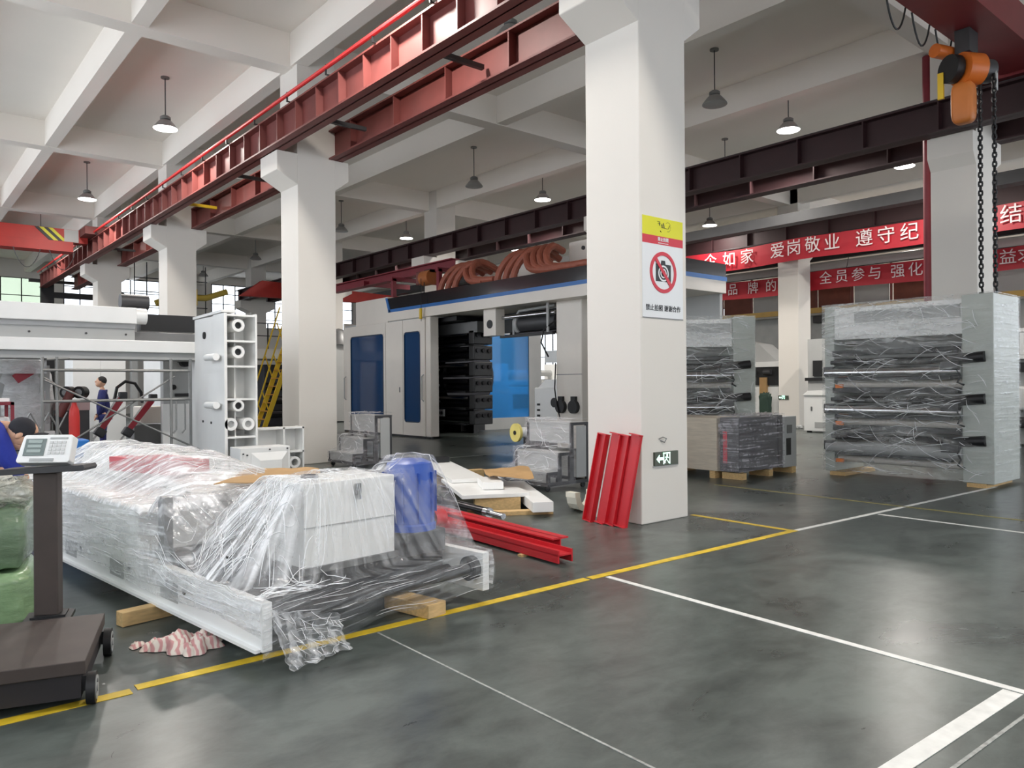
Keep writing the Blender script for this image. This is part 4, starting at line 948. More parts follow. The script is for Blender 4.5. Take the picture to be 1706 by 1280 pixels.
MB().box(4.25, 15.4, .05, 4.95, 15.6, 2.05).build('plate', M_LGREY, t, smooth=False)
MB().box(4.22, 15.35, .05, 4.98, 15.42, 1.18).build('door_panel', M_WHITE, t, smooth=False)
MB().cyl((4.42, 15.34, 1.5), (4.42, 15.42, 1.5), .05, 16).build('port', M_BLACK, t)
MB().box(4.45, 15.34, 1.32, 4.75, 15.40, 1.38).build('slot', M_BLACK, t, smooth=False)
MB().cyl((4.62, 15.25, 1.98), (4.62, 15.4, 1.98), .09, 16).build('belt_pulley', M_BLACK, t)
MB().tube([(4.5, 15.3, 1.98), (4.35, 15.3, 2.15), (4.4, 15.3, 2.3)], .02, 6).build('belt', M_BLACK, t)
for k, (x0, z0, x1, z1) in enumerate(((3.30, .72, 3.66, 1.30), (3.78, .70, 4.20, 1.25))):
    t = thing('guide_arm', ('left' if k == 0 else 'right')+' one of two slanting red cylinder arms behind the scaffold braces', 'machine arm', (x0, 16, 0), group='red cylinder arms')
    MB().bar((x0, 16, z0), (x1, 16, z1), .10, .10).build('arm', mat('crimson_paint', (160, 30, 48), .4), t, smooth=False)
    MB().bar((x0-.05, 15.97, z0+.02), (x1-.07, 15.97, z1+.04), .025).build('rod', M_CHROME, t, smooth=False)
    MB().obox((x0-.02, 16, z0-.06), (.18, .16, .16), 0, 0, .6).build('joint', M_DGREY, t, smooth=False, bev=.02)
    MB().bar((x0, 16, z0), (x0-.50, 16, 0.0), .03).build('lower_rod', M_CHROME, t, smooth=False)
    MB().obox((x1+.02, 16, z1+.05), (.14, .14, .14)).build('joint', M_DGREY, t, smooth=False, bev=.02)
o = MB().tube([(3.55, 16.1, 1.25), (3.6, 16.1, 1.5), (3.75, 16.1, 1.62), (3.92, 16.1, 1.58), (4.03, 16.1, 1.4), (4.05, 16.1, 1.2)], .03, 8).build('rubber_hose', M_BLACK, None); tag(o, 'black rubber hose arching between the two red arms', 'hose')
t = thing('grey_pedestal', 'grey pedestal box in front of the print unit under the red arms', 'machine base', (4.4, 16.4, 0))
MB().box(3.95, 16.3, .02, 4.6, 16.9, .75).build('body', M_GREY, t, smooth=False, bev=.01)
MB().box(4.05, 16.28, .78, 4.5, 16.8, 1.12).build('head', M_WARM, t, smooth=False, bev=.02)
# wrapped thing, cart and bits at the far left
t = thing('wrapped_unit', 'bulky machine under clouded film at the left edge below the white beam', 'machine', (2.1, 15.6, 0))
superbox(MB(), (2.0, 15.95, 1.25), (.48, .45, .85), e=.6, nz=.12, seed=3).build('plastic_film', film('clouded_film', .6, .97, 2.5, (1, 1, 2)), t, ang=3)
MB().box(1.65, 15.55, .3, 2.4, 16.3, 1.9).build('body', M_LGREY, t, smooth=False)
MB().box(1.6, 15.4, .45, 2.45, 15.6, .75).build('table_edge', M_WHITE, t, smooth=False)
MB().obox((2.0, 15.35, 1.75), (.34, .05, .16), 0, 0, -.6).build('red_flap', mat('crimson_paint', (160, 30, 48), .4), t, smooth=False)
MB().box(-.5, 15.2, 1.75, 2.3, 15.5, 1.98).build('film_covered_beam', MATS['clouded_film'], t, smooth=False)
t = thing('tool_cart', 'dark red tool cart at the left edge behind the bending worker', 'cart', (1.3, 12.3, 0))
for x in (.75, 1.42):
    for y in (12.0, 12.6): MB().box(x-.02, y-.02, 0, x+.02, y+.02, 1.32).build('leg', M_MAR, t, smooth=False)
for z in (.35, .93, 1.28): MB().box(.73, 11.98, z, 1.44, 12.62, z+.04).build('shelf', M_MAR, t, smooth=False)
o = superbox(MB(), (1.25, 12.2, 1.05), (.15, .12, .075), nz=.1).build('white_canister', M_WHITE, None); tag(o, 'small white canister on the red tool cart', 'canister')
o = MB().box(1.1, 12.1, 1.325, 1.4, 12.4, 1.37).build('paper_pad', M_WHITE, None, smooth=False); tag(o, 'white pad lying on top of the red tool cart', 'paper')
t = thing('scissor_stand', 'folding cross-braced metal stand beside the left scaffold posts', 'stand', (1.8, 13.6, 0))
for x in (1.6, 1.85, 2.1):
    MB().cyl((x, 13.7, .6), (x+.25, 13.7, 1.12), .012, 6).build('strut', M_GALV, t); MB().cyl((x+.25, 13.7, .6), (x, 13.7, 1.12), .012, 6).build('strut', M_GALV, t)
MB().box(1.55, 13.6, .55, 2.4, 13.9, .6).build('base', M_DGREY, t, smooth=False)
for x in (1.6, 2.35): MB().box(x-.02, 13.7, 0, x+.02, 13.8, .56).build('leg', M_DGREY, t, smooth=False)
o = MB().box(1.62, 11.6, .0, 2.25, 12.0, .80).build('blue_crate', mat('blue_plastic', (24, 110, 190), .4), None, smooth=False, bev=.02); tag(o, 'bright blue plastic crate behind the weight indicator', 'crate')
t = thing('drive_unit', 'dark drive unit with two black wheels on a pinkish base left of the white cabinet', 'machine', (2.9, 15.5, 0))
for x in (2.62, 2.82): 
    w = MB().cyl((x, 15.4, 1.42), (x+.1, 15.52, 1.42), .11, 18).build('wheel', M_BLACK, t)
    MB().cyl((x-.01, 15.38, 1.42), (x+.0, 15.4, 1.42), .06, 14).build('hub', M_GREY, w)
MB().box(2.5, 15.45, .0, 3.0, 15.9, 1.1).build('base', M_DGREY, t, smooth=False)
MB().box(2.5, 15.4, 1.1, 3.0, 15.9, 1.28).build('bed', mat('pinkish_grey', (190, 160, 158), .5), t, smooth=False)
MB().cyl((2.5, 15.35, 1.0), (2.7, 15.35, 1.45), .07, 12).build('cylinder', M_RUST, t)
o = MB().lathe([(0, 1.28), (.03, 1.27), (.045, 1.2), (.075, 1.12), (.085, 1.0), (.085, 0), (0, 0)], (2.66, 14.9, 0), 18).build('gas_cylinder', mat('signal_red', (214, 52, 48), .4), None); tag(o, 'red gas cylinder standing just left of the white cabinet', 'gas cylinder')

# ribbed castings
t = thing('ribbed_casting', 'tall white ribbed machine casting with round bored bosses', 'casting', (4.2, 12.0, 0))
MB().box(4.21, 12.601, .02, 4.30, 13.42, 2.64).build('side_plate', M_WHITE, t, smooth=False, bev=.006)
MB().box(4.21, 12.50, .02, 4.735, 12.60, 2.64).build('back_plate', M_WHITE, t, smooth=False)
MB().box(4.21, 12.0, .02, 4.255, 12.499, 2.66).build('rib', M_WHITE, t, smooth=False)
MB().box(4.705, 12.0, .02, 4.735, 12.499, 2.66).build('rib', M_WHITE, t, smooth=False)
for z in (2.63, 2.22, 1.82, 1.30, .70, .05): MB().box(4.256, 12.01, z-.015, 4.704, 12.499, z+.015).build('rib', M_WHITE, t, smooth=False)
MB().box(4.43, 12.18, .06, 4.45, 12.499, 2.61).build('rib', M_WHITE, t, smooth=False)
for x, z, r in ((4.435, 2.47, .10), (4.432, 2.05, .10), (4.43, 1.20, .09), (4.31, .91, .10), (4.585, .905, .10)):
    b = MB().ring((x, 12.0, z), (x, 12.499, z), r, .055, 24).build('boss', M_WHITE, t)
    MB().cyl((x, 12.04, z), (x, 12.05, z), .056, 18).build('bore', M_BLACK if z > 1 else M_LGREY, b)
MB().cyl((4.19, 12.9, 2.35), (4.215, 12.9, 2.35), .06, 18).build('bore', M_BLACK, t)
for z in (1.97, 1.21): MB().cyl((4.12, 12.1, z), (4.12, 12.55, z), .055, 18).build('stub_shaft', M_WHITE, t)
for y, z in ((12.6, .92), (13.0, .93), (12.9, .45), (12.4, .35)): MB().cyl((4.195, y, z), (4.215, y, z), .02, 10).build('bolt_hole', M_DGREY, t)
MB().prism([(13.42, 2.645), (12.02, 2.67), (12.02, 2.71), (13.42, 2.685)], 'x', 4.18, 4.4).build('top_flange', M_WHITE, t, smooth=False)
t = thing('ribbed_casting', 'low white ribbed casting in front of the second column', 'casting', (5.2, 12.3, 0))
MB().box(4.80, 12.5, .02, 5.62, 12.56, .80).build('back_plate', M_WHITE, t, smooth=False)
for x in (4.80, 5.26, 5.60): MB().box(x-.012, 12.2, .02, x+.015, 12.5, .82).build('rib', M_WHITE, t, smooth=False)
for z in (.80, .40, .04): MB().box(4.8, 12.2, z-.012, 5.62, 12.5, z+.015).build('rib', M_WHITE, t, smooth=False)
b = MB().ring((5.45, 12.2, .22), (5.45, 12.5, .22), .10, .06, 22).build('boss', M_WHITE, t)
t = thing('hopper_box', 'white steel box with a pyramid front standing before the ribbed castings', 'machine part', (4.6, 11.4, 0))
MB().box(4.20, 11.32, .02, 4.98, 11.75, .575).build('body', M_WHITE, t, smooth=False, bev=.006)
fr = MB(); q = [(4.36, .50), (4.94, .50), (4.94, .05), (4.36, .05)]; i_ = [(4.48, .38), (4.82, .38), (4.82, .16), (4.48, .16)]
fr.add([(x, 11.315, z) for x, z in q]+[(x, 11.26, z) for x, z in i_], [(0, 1, 5, 4), (1, 2, 6, 5), (2, 3, 7, 6), (3, 0, 4, 7), (4, 5, 6, 7)])
fr.build('pyramid_front', M_WHITE, t, smooth=False)
for x, z in ((4.24, .49), (4.30, .47), (4.65, .54), (4.93, .54)): MB().cyl((x, 11.30, z), (x, 11.32, z), .012, 8).build('bolt', M_DGREY, t)

# yellow stair, platform and dark machinery seen between casting and column
t = thing('yellow_stair', 'steep yellow steel stair with handrails between the casting and the second column', 'stair', (10.4, 26, 0))
a0, a1 = Vector((10.35, 26, .05)), Vector((11.6, 26, 3.5))
for dy in (-.35, .35): MB().bar(a0+Vector((0, dy, 0)), a1+Vector((0, dy, 0)), .05, .16).build('stringer', M_YELLOW, t, smooth=False)
for k in range(1, 12):
    p = a0.lerp(a1, k/12); MB().box(p.x-.09, 25.65, p.z, p.x+.11, 26.35, p.z+.03).build('tread', mat('worn_yellow_orange', (190, 134, 40), .6), t, smooth=False)
for dy in (-.38, .38):
    MB().bar(a0+Vector((-.25, dy, .75)), a1+Vector((-.35, dy, .85)), .04).build('handrail', M_YELLOW, t, smooth=False)
    for f in (.15, .5, .85):
        p = a0.lerp(a1, f)+Vector((0, dy, 0)); MB().bar(p, p+Vector((-.28, 0, .8)), .035).build('baluster', M_YELLOW, t, smooth=False)
t = thing('work_platform', 'white work platform with thin black guard rails behind the castings', 'platform', (9, 27, 0))
MB().box(7.6, 26.6, 2.5, 12.6, 28.6, 2.85).build('deck', M_WHITE, t, smooth=False)
for z in (3.3, 3.75): MB().box(7.6, 26.6, z, 12.6, 26.63, z+.03).build('guard_rail', M_BLACK, t, smooth=False)
for x in (7.7, 9.3, 10.9, 12.5): MB().box(x-.02, 26.6, 2.85, x+.02, 26.64, 3.78).build('guard_post', M_BLACK, t, smooth=False)
for x in (7.8, 12.4): MB().box(x-.1, 27.3, 0, x+.1, 27.6, 2.5).build('leg', M_LGREY, t, smooth=False)
t = thing('dark_machine', 'dark machinery block standing under the yellow stair', 'machine', (11.4, 27.0, 0))
MB().box(10.9, 27.0, .05, 12.3, 28.4, 2.3).build('body', mat('blue_black_machine', (34, 36, 46), .5, var=.3, vscale=6), t, smooth=False, bev=.03)
for z in (.5, 1.0, 1.5): MB().cyl((10.9, 26.95, z), (12.3, 26.95, z), .14, 14).build('roller', M_ROLL, t)
# mesh walkway with yellow fittings high behind the casting
t = thing('wire_guard', 'high wire-mesh guard with yellow pipework behind the ribbed casting', 'guard', (10, 30, 0))
for k in range(7): MB().box(7.3+k*.42, 30.0, 3.9, 7.33+k*.42, 30.03, 6.1).build('guard_post', M_BLACK, t, smooth=False)
for z in (4.0, 4.5, 5.0, 5.5): MB().box(7.3, 30.0, z, 9.9, 30.03, z+.03).build('guard_rail', M_BLACK, t, smooth=False)
MB().tube([(8.0, 29.9, 4.6), (8.6, 29.9, 4.85), (9.8, 29.9, 4.9), (10.6, 29.9, 5.2)], .12, 10).build('pipe', mat('olive_yellow_pipe', (150, 130, 50), .5), t)
for x in (8.4, 8.9, 9.4): MB().cyl((x, 29.8, 4.6), (x, 29.8, 5.2), .06, 10).build('valve', M_YELLOW, t)
MB().box(8.2, 29.8, 4.1, 8.7, 30.0, 4.6).build('box', M_RUST, t, smooth=False)
MB().box(7.2, 30.1, 3.0, 11.0, 31.0, 3.9).build('deck', M_LGREY, t, smooth=False)
for x in (7.4, 10.8): MB().box(x-.1, 30.4, 0, x+.1, 30.7, 3.0).build('leg', M_LGREY, t, smooth=False)
o = MB().cyl((8.9, 32, 0), (8.9, 32, 8.2), .1, 12).build('red_riser_pipe', M_RED, None); tag(o, 'thin red riser pipe far behind the casting', 'pipe')
# white duct in the background left of the press
t = thing('far_white_unit', 'white far unit with grey dome seen between second column and press', 'machine', (15.5, 30.0, 0))
MB().box(14.2, 28.6, 0.05, 16.0, 29.8, 3.2).build('body', M_LGREY, t, smooth=False)
MB().lathe([(0, .7), (.35, .6), (.55, .3), (.6, 0), (0, 0)], (14.9, 29.0, 3.2), 18).build('dome', M_GREY, t)

# left bridge crane
t = thing('bridge_crane', 'red bridge crane girder with hazard stripes across the left aisle', 'crane', (1, 29, 6.6))
MB().box(-3.9, 28.9, 6.35, 5.6, 29.35, 6.78).build('girder', M_CRANE, t, smooth=False)
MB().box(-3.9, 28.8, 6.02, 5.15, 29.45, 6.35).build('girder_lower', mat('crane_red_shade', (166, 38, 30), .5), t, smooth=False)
for k in range(4):
    x = 4.05+k*.13; MB().prism([(x+.42, 6.37), (x+.55, 6.37), (x+.13, 6.77), (x, 6.77)], 'y', 28.88, 28.9).build('hazard_stripe', M_BLACK if k % 2 == 0 else mat('lime_yellow', (206, 200, 40), .5), t, smooth=False)
MB().box(4.9, 28.87, 6.36, 5.32, 28.9, 6.77).build('name_plate', M_LGREY, t, smooth=False)
MB().box(5.35, 28.0, 6.55, 6.0, 30.3, 6.8).build('end_carriage', M_RUST, t, smooth=False)
MB().box(5.6, 28.5, 6.6, 5.9, 28.9, 6.85).build('gearbox', M_DGREY, t, smooth=False)
MB().cyl((5.95, 28.7, 6.8), (6.3, 28.7, 6.8), .17, 16).build('travel_motor', M_CRANE, t)
for x0 in (3.45, 4.45): MB().tube([(x0+.75*k/10, 28.75, 6.02-.62*math.sin(PI*k/10)**.8) for k in range(11)], .012, 6).build('festoon_cable', M_DGREY, t)

# ================================================================ MIDDLE FLOOR
# wrapped step units on castors
def steps(origin, label):
    t = thing('step_unit', label, 'steps', (*origin, 0), group='film-wrapped step units', local=True)
    tr_ = [(0, .22, .27), (.22, .46, .53), (.46, .80, .95)]
    m = M_DGREY
    for x0, x1, z in tr_:
        MB().box(x0, .02, z-.03, x1+.03, .93, z).build('tread', M_LGREY, t, smooth=False)
        for y in (.0, .93):
            fr = MB(); fr.bar((x0+.02, y+.01, .09), (x0+.02, y+.01, z-.02), .04); fr.bar((x1-.02, y+.01, .09), (x1-.02, y+.01, z-.02), .04); fr.bar((x0, y+.01, z-.02), (x1, y+.01, z-.02), .04)
            fr.build('frame', m, t, smooth=False)
        MB().box(x0+.005, .04, .12 if x0 == 0 else z-.3, x0+.015, .91, z-.03).build('riser_panel', M_LGREY, t, smooth=False)
    fr = MB()
    for y in (.0, .93): fr.bar((0, y+.01, .10), (.80, y+.01, .10), .045)
    fr.bar((0, 0, .10), (0, .94, .10), .045); fr.bar((.8, 0, .10), (.8, .94, .10), .045)
    fr.build('base_frame', m, t, smooth=False)
    MB().box(.56, -.004, .16, .78, .0, .9).build('side_panel', M_LGREY, t, smooth=False)
    for x, y in ((.05, .06), (.75, .06), (.05, .88), (.75, .88)): MB().cyl((x, y-.015, .04), (x, y+.015, .04), .04, 14).build('castor', M_BLACK, t)
    def ff(u, v):                                   # film wound round the steps, following the profile
        path = [(-.03, .06), (-.035, .30), (.19, .33), (.19, .58), (.43, .60), (.43, 1.0), (.84, 1.0)]
        s = u*(len(path)-1); i = min(int(s), len(path)-2); f = s-i
        x = path[i][0]*(1-f)+path[i+1][0]*f; z = path[i][1]*(1-f)+path[i+1][1]*f
        return (x+.018*noise2(v*2, z*3, 1.3), -.03+1.0*v, z+.015*noise2(v*3, x*4, 1.2))
    MB().grid(ff, 36, 24).build('plastic_film', M_WRAPV, t, ang=3, attr=lambda x, y, z: (z*26+x*22, y*2.0, .24))
    creases(t, ff, 60, (0, 1), (0, 1), 1.5, .5, .25, (-.004, 0, .004), .0018, 11)
    MB().grid(lambda u, v: (-.03+.55*u, -.03+.01*noise2(u*2, v*3), .06+(.24+.62*u*u)*v), 16, 14).build('plastic_film', M_WRAPV, t, ang=3, attr=lambda x, y, z: (z*26, x*2, .2))
    return t
M_WRAPV = wrap('mauve_wound_film', (232, 228, 234))
M_FILMV = film('mauve_grey_film', .18, .72, 4.0, (1, 1, 3), tint=(226, 220, 228))
s1 = steps((7.18, 7.80), 'film-wrapped step unit on castors just left of the nearest column')
s2 = copy_tree(s1); s2.location = (6.62, 12.35, 0); s2['label'] = 'film-wrapped step unit on castors in front of the press doors'
t = thing('film_roll', 'roll of clear film with a yellow core standing behind the step unit', 'film roll', (8.0, 9.6, 0))
MB().cyl((8.03, 9.44, .72), (8.55, 9.39, .72), .085, 18).build('roll', M_WHITE, t)
MB().cyl((7.98, 9.445, .72), (8.03, 9.44, .72), .15, 22).build('end_disc', mat('cream_yellow_disc', (222, 206, 120), .6), t)
MB().cyl((7.97, 9.446, .72), (7.98, 9.445, .72), .035, 12).build('core', M_BLACK, t)
MB().box(8.25, 9.25, 0, 8.55, 9.55, .635).build('stand', M_DGREY, t, smooth=False)

# white panels, boards, cardboard and shaft on the floor
def slab(name, label, cat, p0, p1, w, z0, z1, m, grp=None, bev=.004):
    p0, p1 = Vector((*p0, 0)), Vector((*p1, 0)); d = p1-p0
    o = MB().obox(((p0.x+p1.x)/2, (p0.y+p1.y)/2, (z0+z1)/2), (d.length, w, z1-z0), math.atan2(d.y, d.x)).build(name, m, None, smooth=False, bev=bev)
    return tag(o, label, cat, grp)
slab('timber_board', 'short timber board under the white panels nearest the red beams', 'timber', (5.45, 6.85), (6.05, 6.50), .12, 0, .05, M_WOOD)
slab('timber_board', 'timber packing block under the wide white panel', 'timber', (5.52, 7.30), (5.98, 7.0), .2, 0, .155, M_WOOD)
slab('timber_board', 'timber board under the far end of the white panels', 'timber', (6.0, 9.6), (7.2, 9.3), .12, 0, .205, M_WOOD)
slab('sheet_metal_part', 'long white steel channel lying in front of the step unit', 'panel', (6.80, 8.05), (5.80, 6.38), .24, .055, .17, M_WHITE, 'white machine panels')
slab('sheet_metal_part', 'wide flat white panel lying beside the red floor beams', 'panel', (5.66, 7.05), (6.40, 8.55), .82, .158, .205, M_WHITE, 'white machine panels')
slab('sheet_metal_part', 'far white panel sloping away towards the press', 'panel', (6.05, 8.1), (7.06, 10.4), .48, .21, .255, M_WHITE, 'white machine panels')
slab('sheet_metal_part', 'small white box section resting on the wide panel', 'panel', (5.85, 7.35), (6.15, 7.85), .26, .21, .30, M_WHITE, 'white machine panels')
slab('dark_bracket', 'small black bracket on the far end of the white panel', 'bracket', (6.92, 10.2), (7.15, 10.15), .14, .26, .345, M_BLACK)
card('cardboard_sheet', 'bent brown cardboard lying on the white panels', [(5.95, 7.55, .335), (6.35, 7.15, .335), (6.95, 7.95, .37), (6.45, 8.35, .325)], .3, .03)
t = thing('steel_shaft', 'dark steel shaft with a bright stepped end lying behind the red beams', 'shaft', (5.05, 6.6, 0))
d = (Vector((5.46, 9.2, .1))-Vector((5.13, 6.27, .1))).normalized(); p = Vector((5.13, 6.27, .1))
MB().cyl(p, p+d*.28, .032, 16).build('journal', M_CHROME, t)
MB().cyl(p+d*.28, p+d*.36, .055, 16).build('collar', M_CHROME, t)
MB().cyl(p+d*.36, p+d*2.4, .05, 16).build('barrel', M_ROLL, t)
MB().cyl(p+d*2.4, p+d*2.7, .035, 16).build('journal', M_CHROME, t)
for k in (.7, 2.0): q = p+d*k; MB().box(q.x-.09, q.y-.04, 0, q.x+.09, q.y+.04, .052).build('chock', M_WOOD, t, smooth=False)
# red H-beams on the floor
def hbeam(label, o, ang, L, w, h, upright, z=.02):
    t = thing('red_beam', label, 'steel beam', (*o, 0), ang, 'red steel beams on the floor', local=True)
    if upright:
        MB().box(-w/2, 0, z, w/2, L, z+.014).build('flange', M_RED, t, smooth=False); MB().box(-w/2, 0, z+h-.014, w/2, L, z+h).build('flange', M_RED, t, smooth=False)
        MB().box(-.006, 0, z, .006, L, z+h).build('web', M_RED, t, smooth=False)
    else:
        MB().box(-w/2, 0, z, -w/2+.014, L, z+h).build('flange', M_RED, t, smooth=False); MB().box(w/2-.014, 0, z, w/2, L, z+h).build('flange', M_RED, t, smooth=False)
        MB().box(-w/2, 0, z+h*.55, w/2, L, z+h*.55+.012).build('web', M_RED, t, smooth=False)
    for y in (.45, L-.5): MB().box(-w/2-.04, y, 0, w/2, y+.05, z).build('packing_strip', M_WOOD, t, smooth=False)
hbeam('red steel beam lying on its side nearest the yellow floor line', (4.40, 4.57), -math.atan2(.06, 1.0), 3.0, .16, .105, False)
hbeam('red steel beam lying upright behind the first floor beam', (4.62, 4.86), -math.atan2(.06, 1.0), 3.0, .18, .135, True)
# red channels leaning on the column
for k, (y, w, lb) in enumerate(((5.85, .115, 'leftmost red channel leaning against the nearest column'), (5.675, .11, 'second red channel from the left leaning against the nearest column'), (5.525, .12, 'third red channel from the left leaning against the nearest column'), (5.385, .12, 'rightmost red channel leaning against the corner of the nearest column'))):
    t = thing('leaning_channel', lb, 'steel channel', (6.02, y, 0), group='red channels leaning on the column', local=True)
    t.rotation_euler = (math.radians(7.5), math.radians(7.2 if k != 3 else 6.4), 0)
    L = .97+.015*(k % 2); f = -1 if k in (0, 2) else 1
    MB().box(-.035, -w/2, .0, -.027, w/2, L).build('web', M_RED, t, smooth=False)
    for s_ in (-1, 1): MB().box(-.035 if f > 0 else -.075, s_*w/2-.005, .0, .0, s_*w/2+.005, L).build('flange', M_RED, t, smooth=False)
    for z in (.0, L-.012): MB().box(-.07, -w/2-.01, z, .0, w/2+.01, z+.012).build('end_plate', M_RED, t, smooth=False)
t = thing('cast_bracket', 'small cream U-shaped bracket on the floor left of the leaning red channels', 'bracket', (6.5, 6.42, 0))
mb = MB()
for k in range(9):
    a = PI+PI*k/8; a2 = PI+PI*(k+1)/8
    if k < 8: mb.prism([(6.48+.12*math.cos(a), .17+.12*math.sin(a)), (6.48+.12*math.cos(a2), .17+.12*math.sin(a2)), (6.48+.20*math.cos(a2), max(.0, .17+.20*math.sin(a2))), (6.48+.20*math.cos(a), max(0, .17+.20*math.sin(a)))], 'y', 6.34, 6.5)
mb.build('saddle', mat('cream_casting', (224, 220, 204), .6), t, smooth=False)
MB().box(6.27, 6.34, .17, 6.35, 6.5, .23).build('ear', MATS['cream_casting'], t, smooth=False); MB().box(6.61, 6.34, .17, 6.69, 6.5, .23).build('ear', MATS['cream_casting'], t, smooth=False)

# ---------------------------------------------------------------- signs on the nearest column
M_SY = mat('sign_yellow', (214, 210, 24), .5, var=.01); M_SR = mat('sign_red', (200, 38, 58), .5, var=.01)
M_SW = mat('sign_white', (222, 224, 226), .45, var=.01); M_SB = mat('sign_black', (20, 24, 28), .5, var=.01)
YS = 5.31
t = thing('no_photo_sign', 'no-photography notice with yellow and red header on the nearest column', 'sign', (6.615, YS, 2.2))
MB().box(6.27, YS-.006, 2.21, 6.96, YS-.0005, 3.30).build('board', M_SW, t, smooth=False)
MB().box(6.27, YS-.008, 3.10, 6.96, YS-.006, 3.30).build('yellow_header', M_SY, t, smooth=False)
MB().box(6.27, YS-.008, 3.01, 6.96, YS-.006, 3.10).build('red_header', M_SR, t, smooth=False)
MB().box(6.27, YS-.008, 2.205, 6.96, YS-.006, 2.215).build('bottom_edge', M_GREY, t, smooth=False)
MB().ring((6.615, YS-.012, 2.71), (6.615, YS-.006, 2.71), .225, .185, 48).build('prohibition_ring', M_SR, t)
cm = MB().box(6.49, YS-.009, 2.61, 6.745, YS-.006, 2.80).prism([(6.575, 2.80), (6.655, 2.80), (6.645, 2.84), (6.585, 2.84)], 'y', YS-.009, YS-.006).build('camera_symbol', M_SB, t, smooth=False)
MB().ring((6.617, YS-.0105, 2.70), (6.617, YS-.009, 2.70), .088, .070, 36).build('lens_ring', M_SW, cm); MB().ring((6.617, YS-.0105, 2.70), (6.617, YS-.009, 2.70), .052, .038, 30).build('lens_ring', M_SW, cm)
MB().obox((6.615, YS-.012, 2.71), (.042, .004, .38), 0, 0, math.radians(-42)).build('prohibition_bar', M_SR, t, smooth=False)
RS = (PI/2, 0, 0)
def local(p, t): return tuple(Vector(p)-t.location)
text('notice_text', '禁止拍照 谢谢合作', .072, M_SB, local((6.615, YS-.008, 2.315), t), RS, t, bold=.001)
text('header_text', '禁止拍照', .046, M_SW, local((6.615, YS-.010, 3.065), t), RS, t, bold=.001)
sm = MB()
for k in range(16): sm.box(6.53+k*.011, YS-.010, 3.023, 6.538+k*.011, YS-.008, 3.031)
sm.build('header_subtext', M_SW, t, smooth=False)
# brushed emblem on the yellow header: irregular ink strokes and a dotted curl
em = MB()
for x0, z0, x1, z1, w in ((-.10, .055, -.05, .05, .012), (-.09, .03, -.04, .035, .012), (-.06, .045, -.055, .01, .012), (-.02, .03, -.015, -.005, .014), (.005, .045, .02, -.005, .013), (-.03, -.005, .05, -.01, .012), (.05, -.012, .09, -.01, .008), (.09, -.01, .11, .03, .010), (-.05, -.045, -.035, -.06, .014), (-.03, .015, .0, .02, .01)):
    em.bar((6.615+x0, YS-.009, 3.205+z0), (6.615+x1, YS-.009, 3.205+z1), w, .002)
for k in range(14):
    a = -PI*.55+k*PI*1.25/13; em.obox((6.70+.045*math.cos(a), YS-.009, 3.215+.05*math.sin(a)), (.006, .002, .006))
em.build('brush_emblem', M_SB, t, smooth=False)
def exit_sign(label, loc, rz, s=1.0):
    t = thing('exit_sign', label, 'exit sign', loc, rz, 'illuminated exit signs', local=True)
    MB().box(-.20*s, -.025, -.075*s, .20*s, 0, .075*s).build('case', mat('exit_sign_case', (74, 80, 68), .4), t, smooth=False, bev=.003)
    MB().box(-.21*s, -.02, -.084*s, .21*s, 0, -.075*s).build('frame', M_LGREY, t, smooth=False)
    g = emis('exit_glow', (206, 255, 232), 2.2)
    MB().prism([(-.175*s, 0), (-.125*s, .045*s), (-.125*s, .015*s), (-.075*s, .015*s), (-.075*s, -.015*s), (-.125*s, -.015*s), (-.125*s, -.045*s)][:3]+[(-.125*s, -.045*s)], 'y', -.028, -.025).box(-.125*s, -.028, -.014*s, -.07*s, -.025, .014*s).build('arrow', g, t, smooth=False)
    dd = MB()
    for b in ((-.06, -.05, -.06, .065), (.045, .055, -.06, .065), (-.06, .055, .052, .065)): dd.box(b[0]*s, -.028, b[2]*s, b[1]*s, -.025, b[3]*s)
    dd.build('door_symbol', g, t, smooth=False)
    mn = MB().cyl((.005*s, -.028, .036*s), (.005*s, -.025, .036*s), .012*s, 12)
    for a, b in (((.0, .025), (-.012, -.01)), ((-.012, -.01), (-.03, -.02)), ((-.03, -.02), (-.035, -.05)), ((-.012, -.01), (.015, -.03)), ((.015, -.03), (.03, -.052)), ((.0, .022), (.025, .005)), ((.0, .022), (-.03, .012))):
        mn.bar((a[0]*s, -.0265, a[1]*s), (b[0]*s, -.0265, b[1]*s), .012*s, .003)
    mn.build('running_figure', g, t, smooth=False)
exit_sign('illuminated exit sign low on the nearest column', (6.63, 5.31, .685), 0)
exit_sign('small illuminated exit sign on the far column between the wrapped machines', (24.3, 14.25, .98), -PI/2, .95)
o = MB().tube([(6.52, 5.305, .90), (6.56, 5.28, .92), (6.62, 5.28, .90), (6.60, 5.29, .86), (6.55, 5.305, .88)], .006, 6).build('wire_loop', M_GREY, None); tag(o, 'small loop of wire on the column above the exit sign', 'wire')

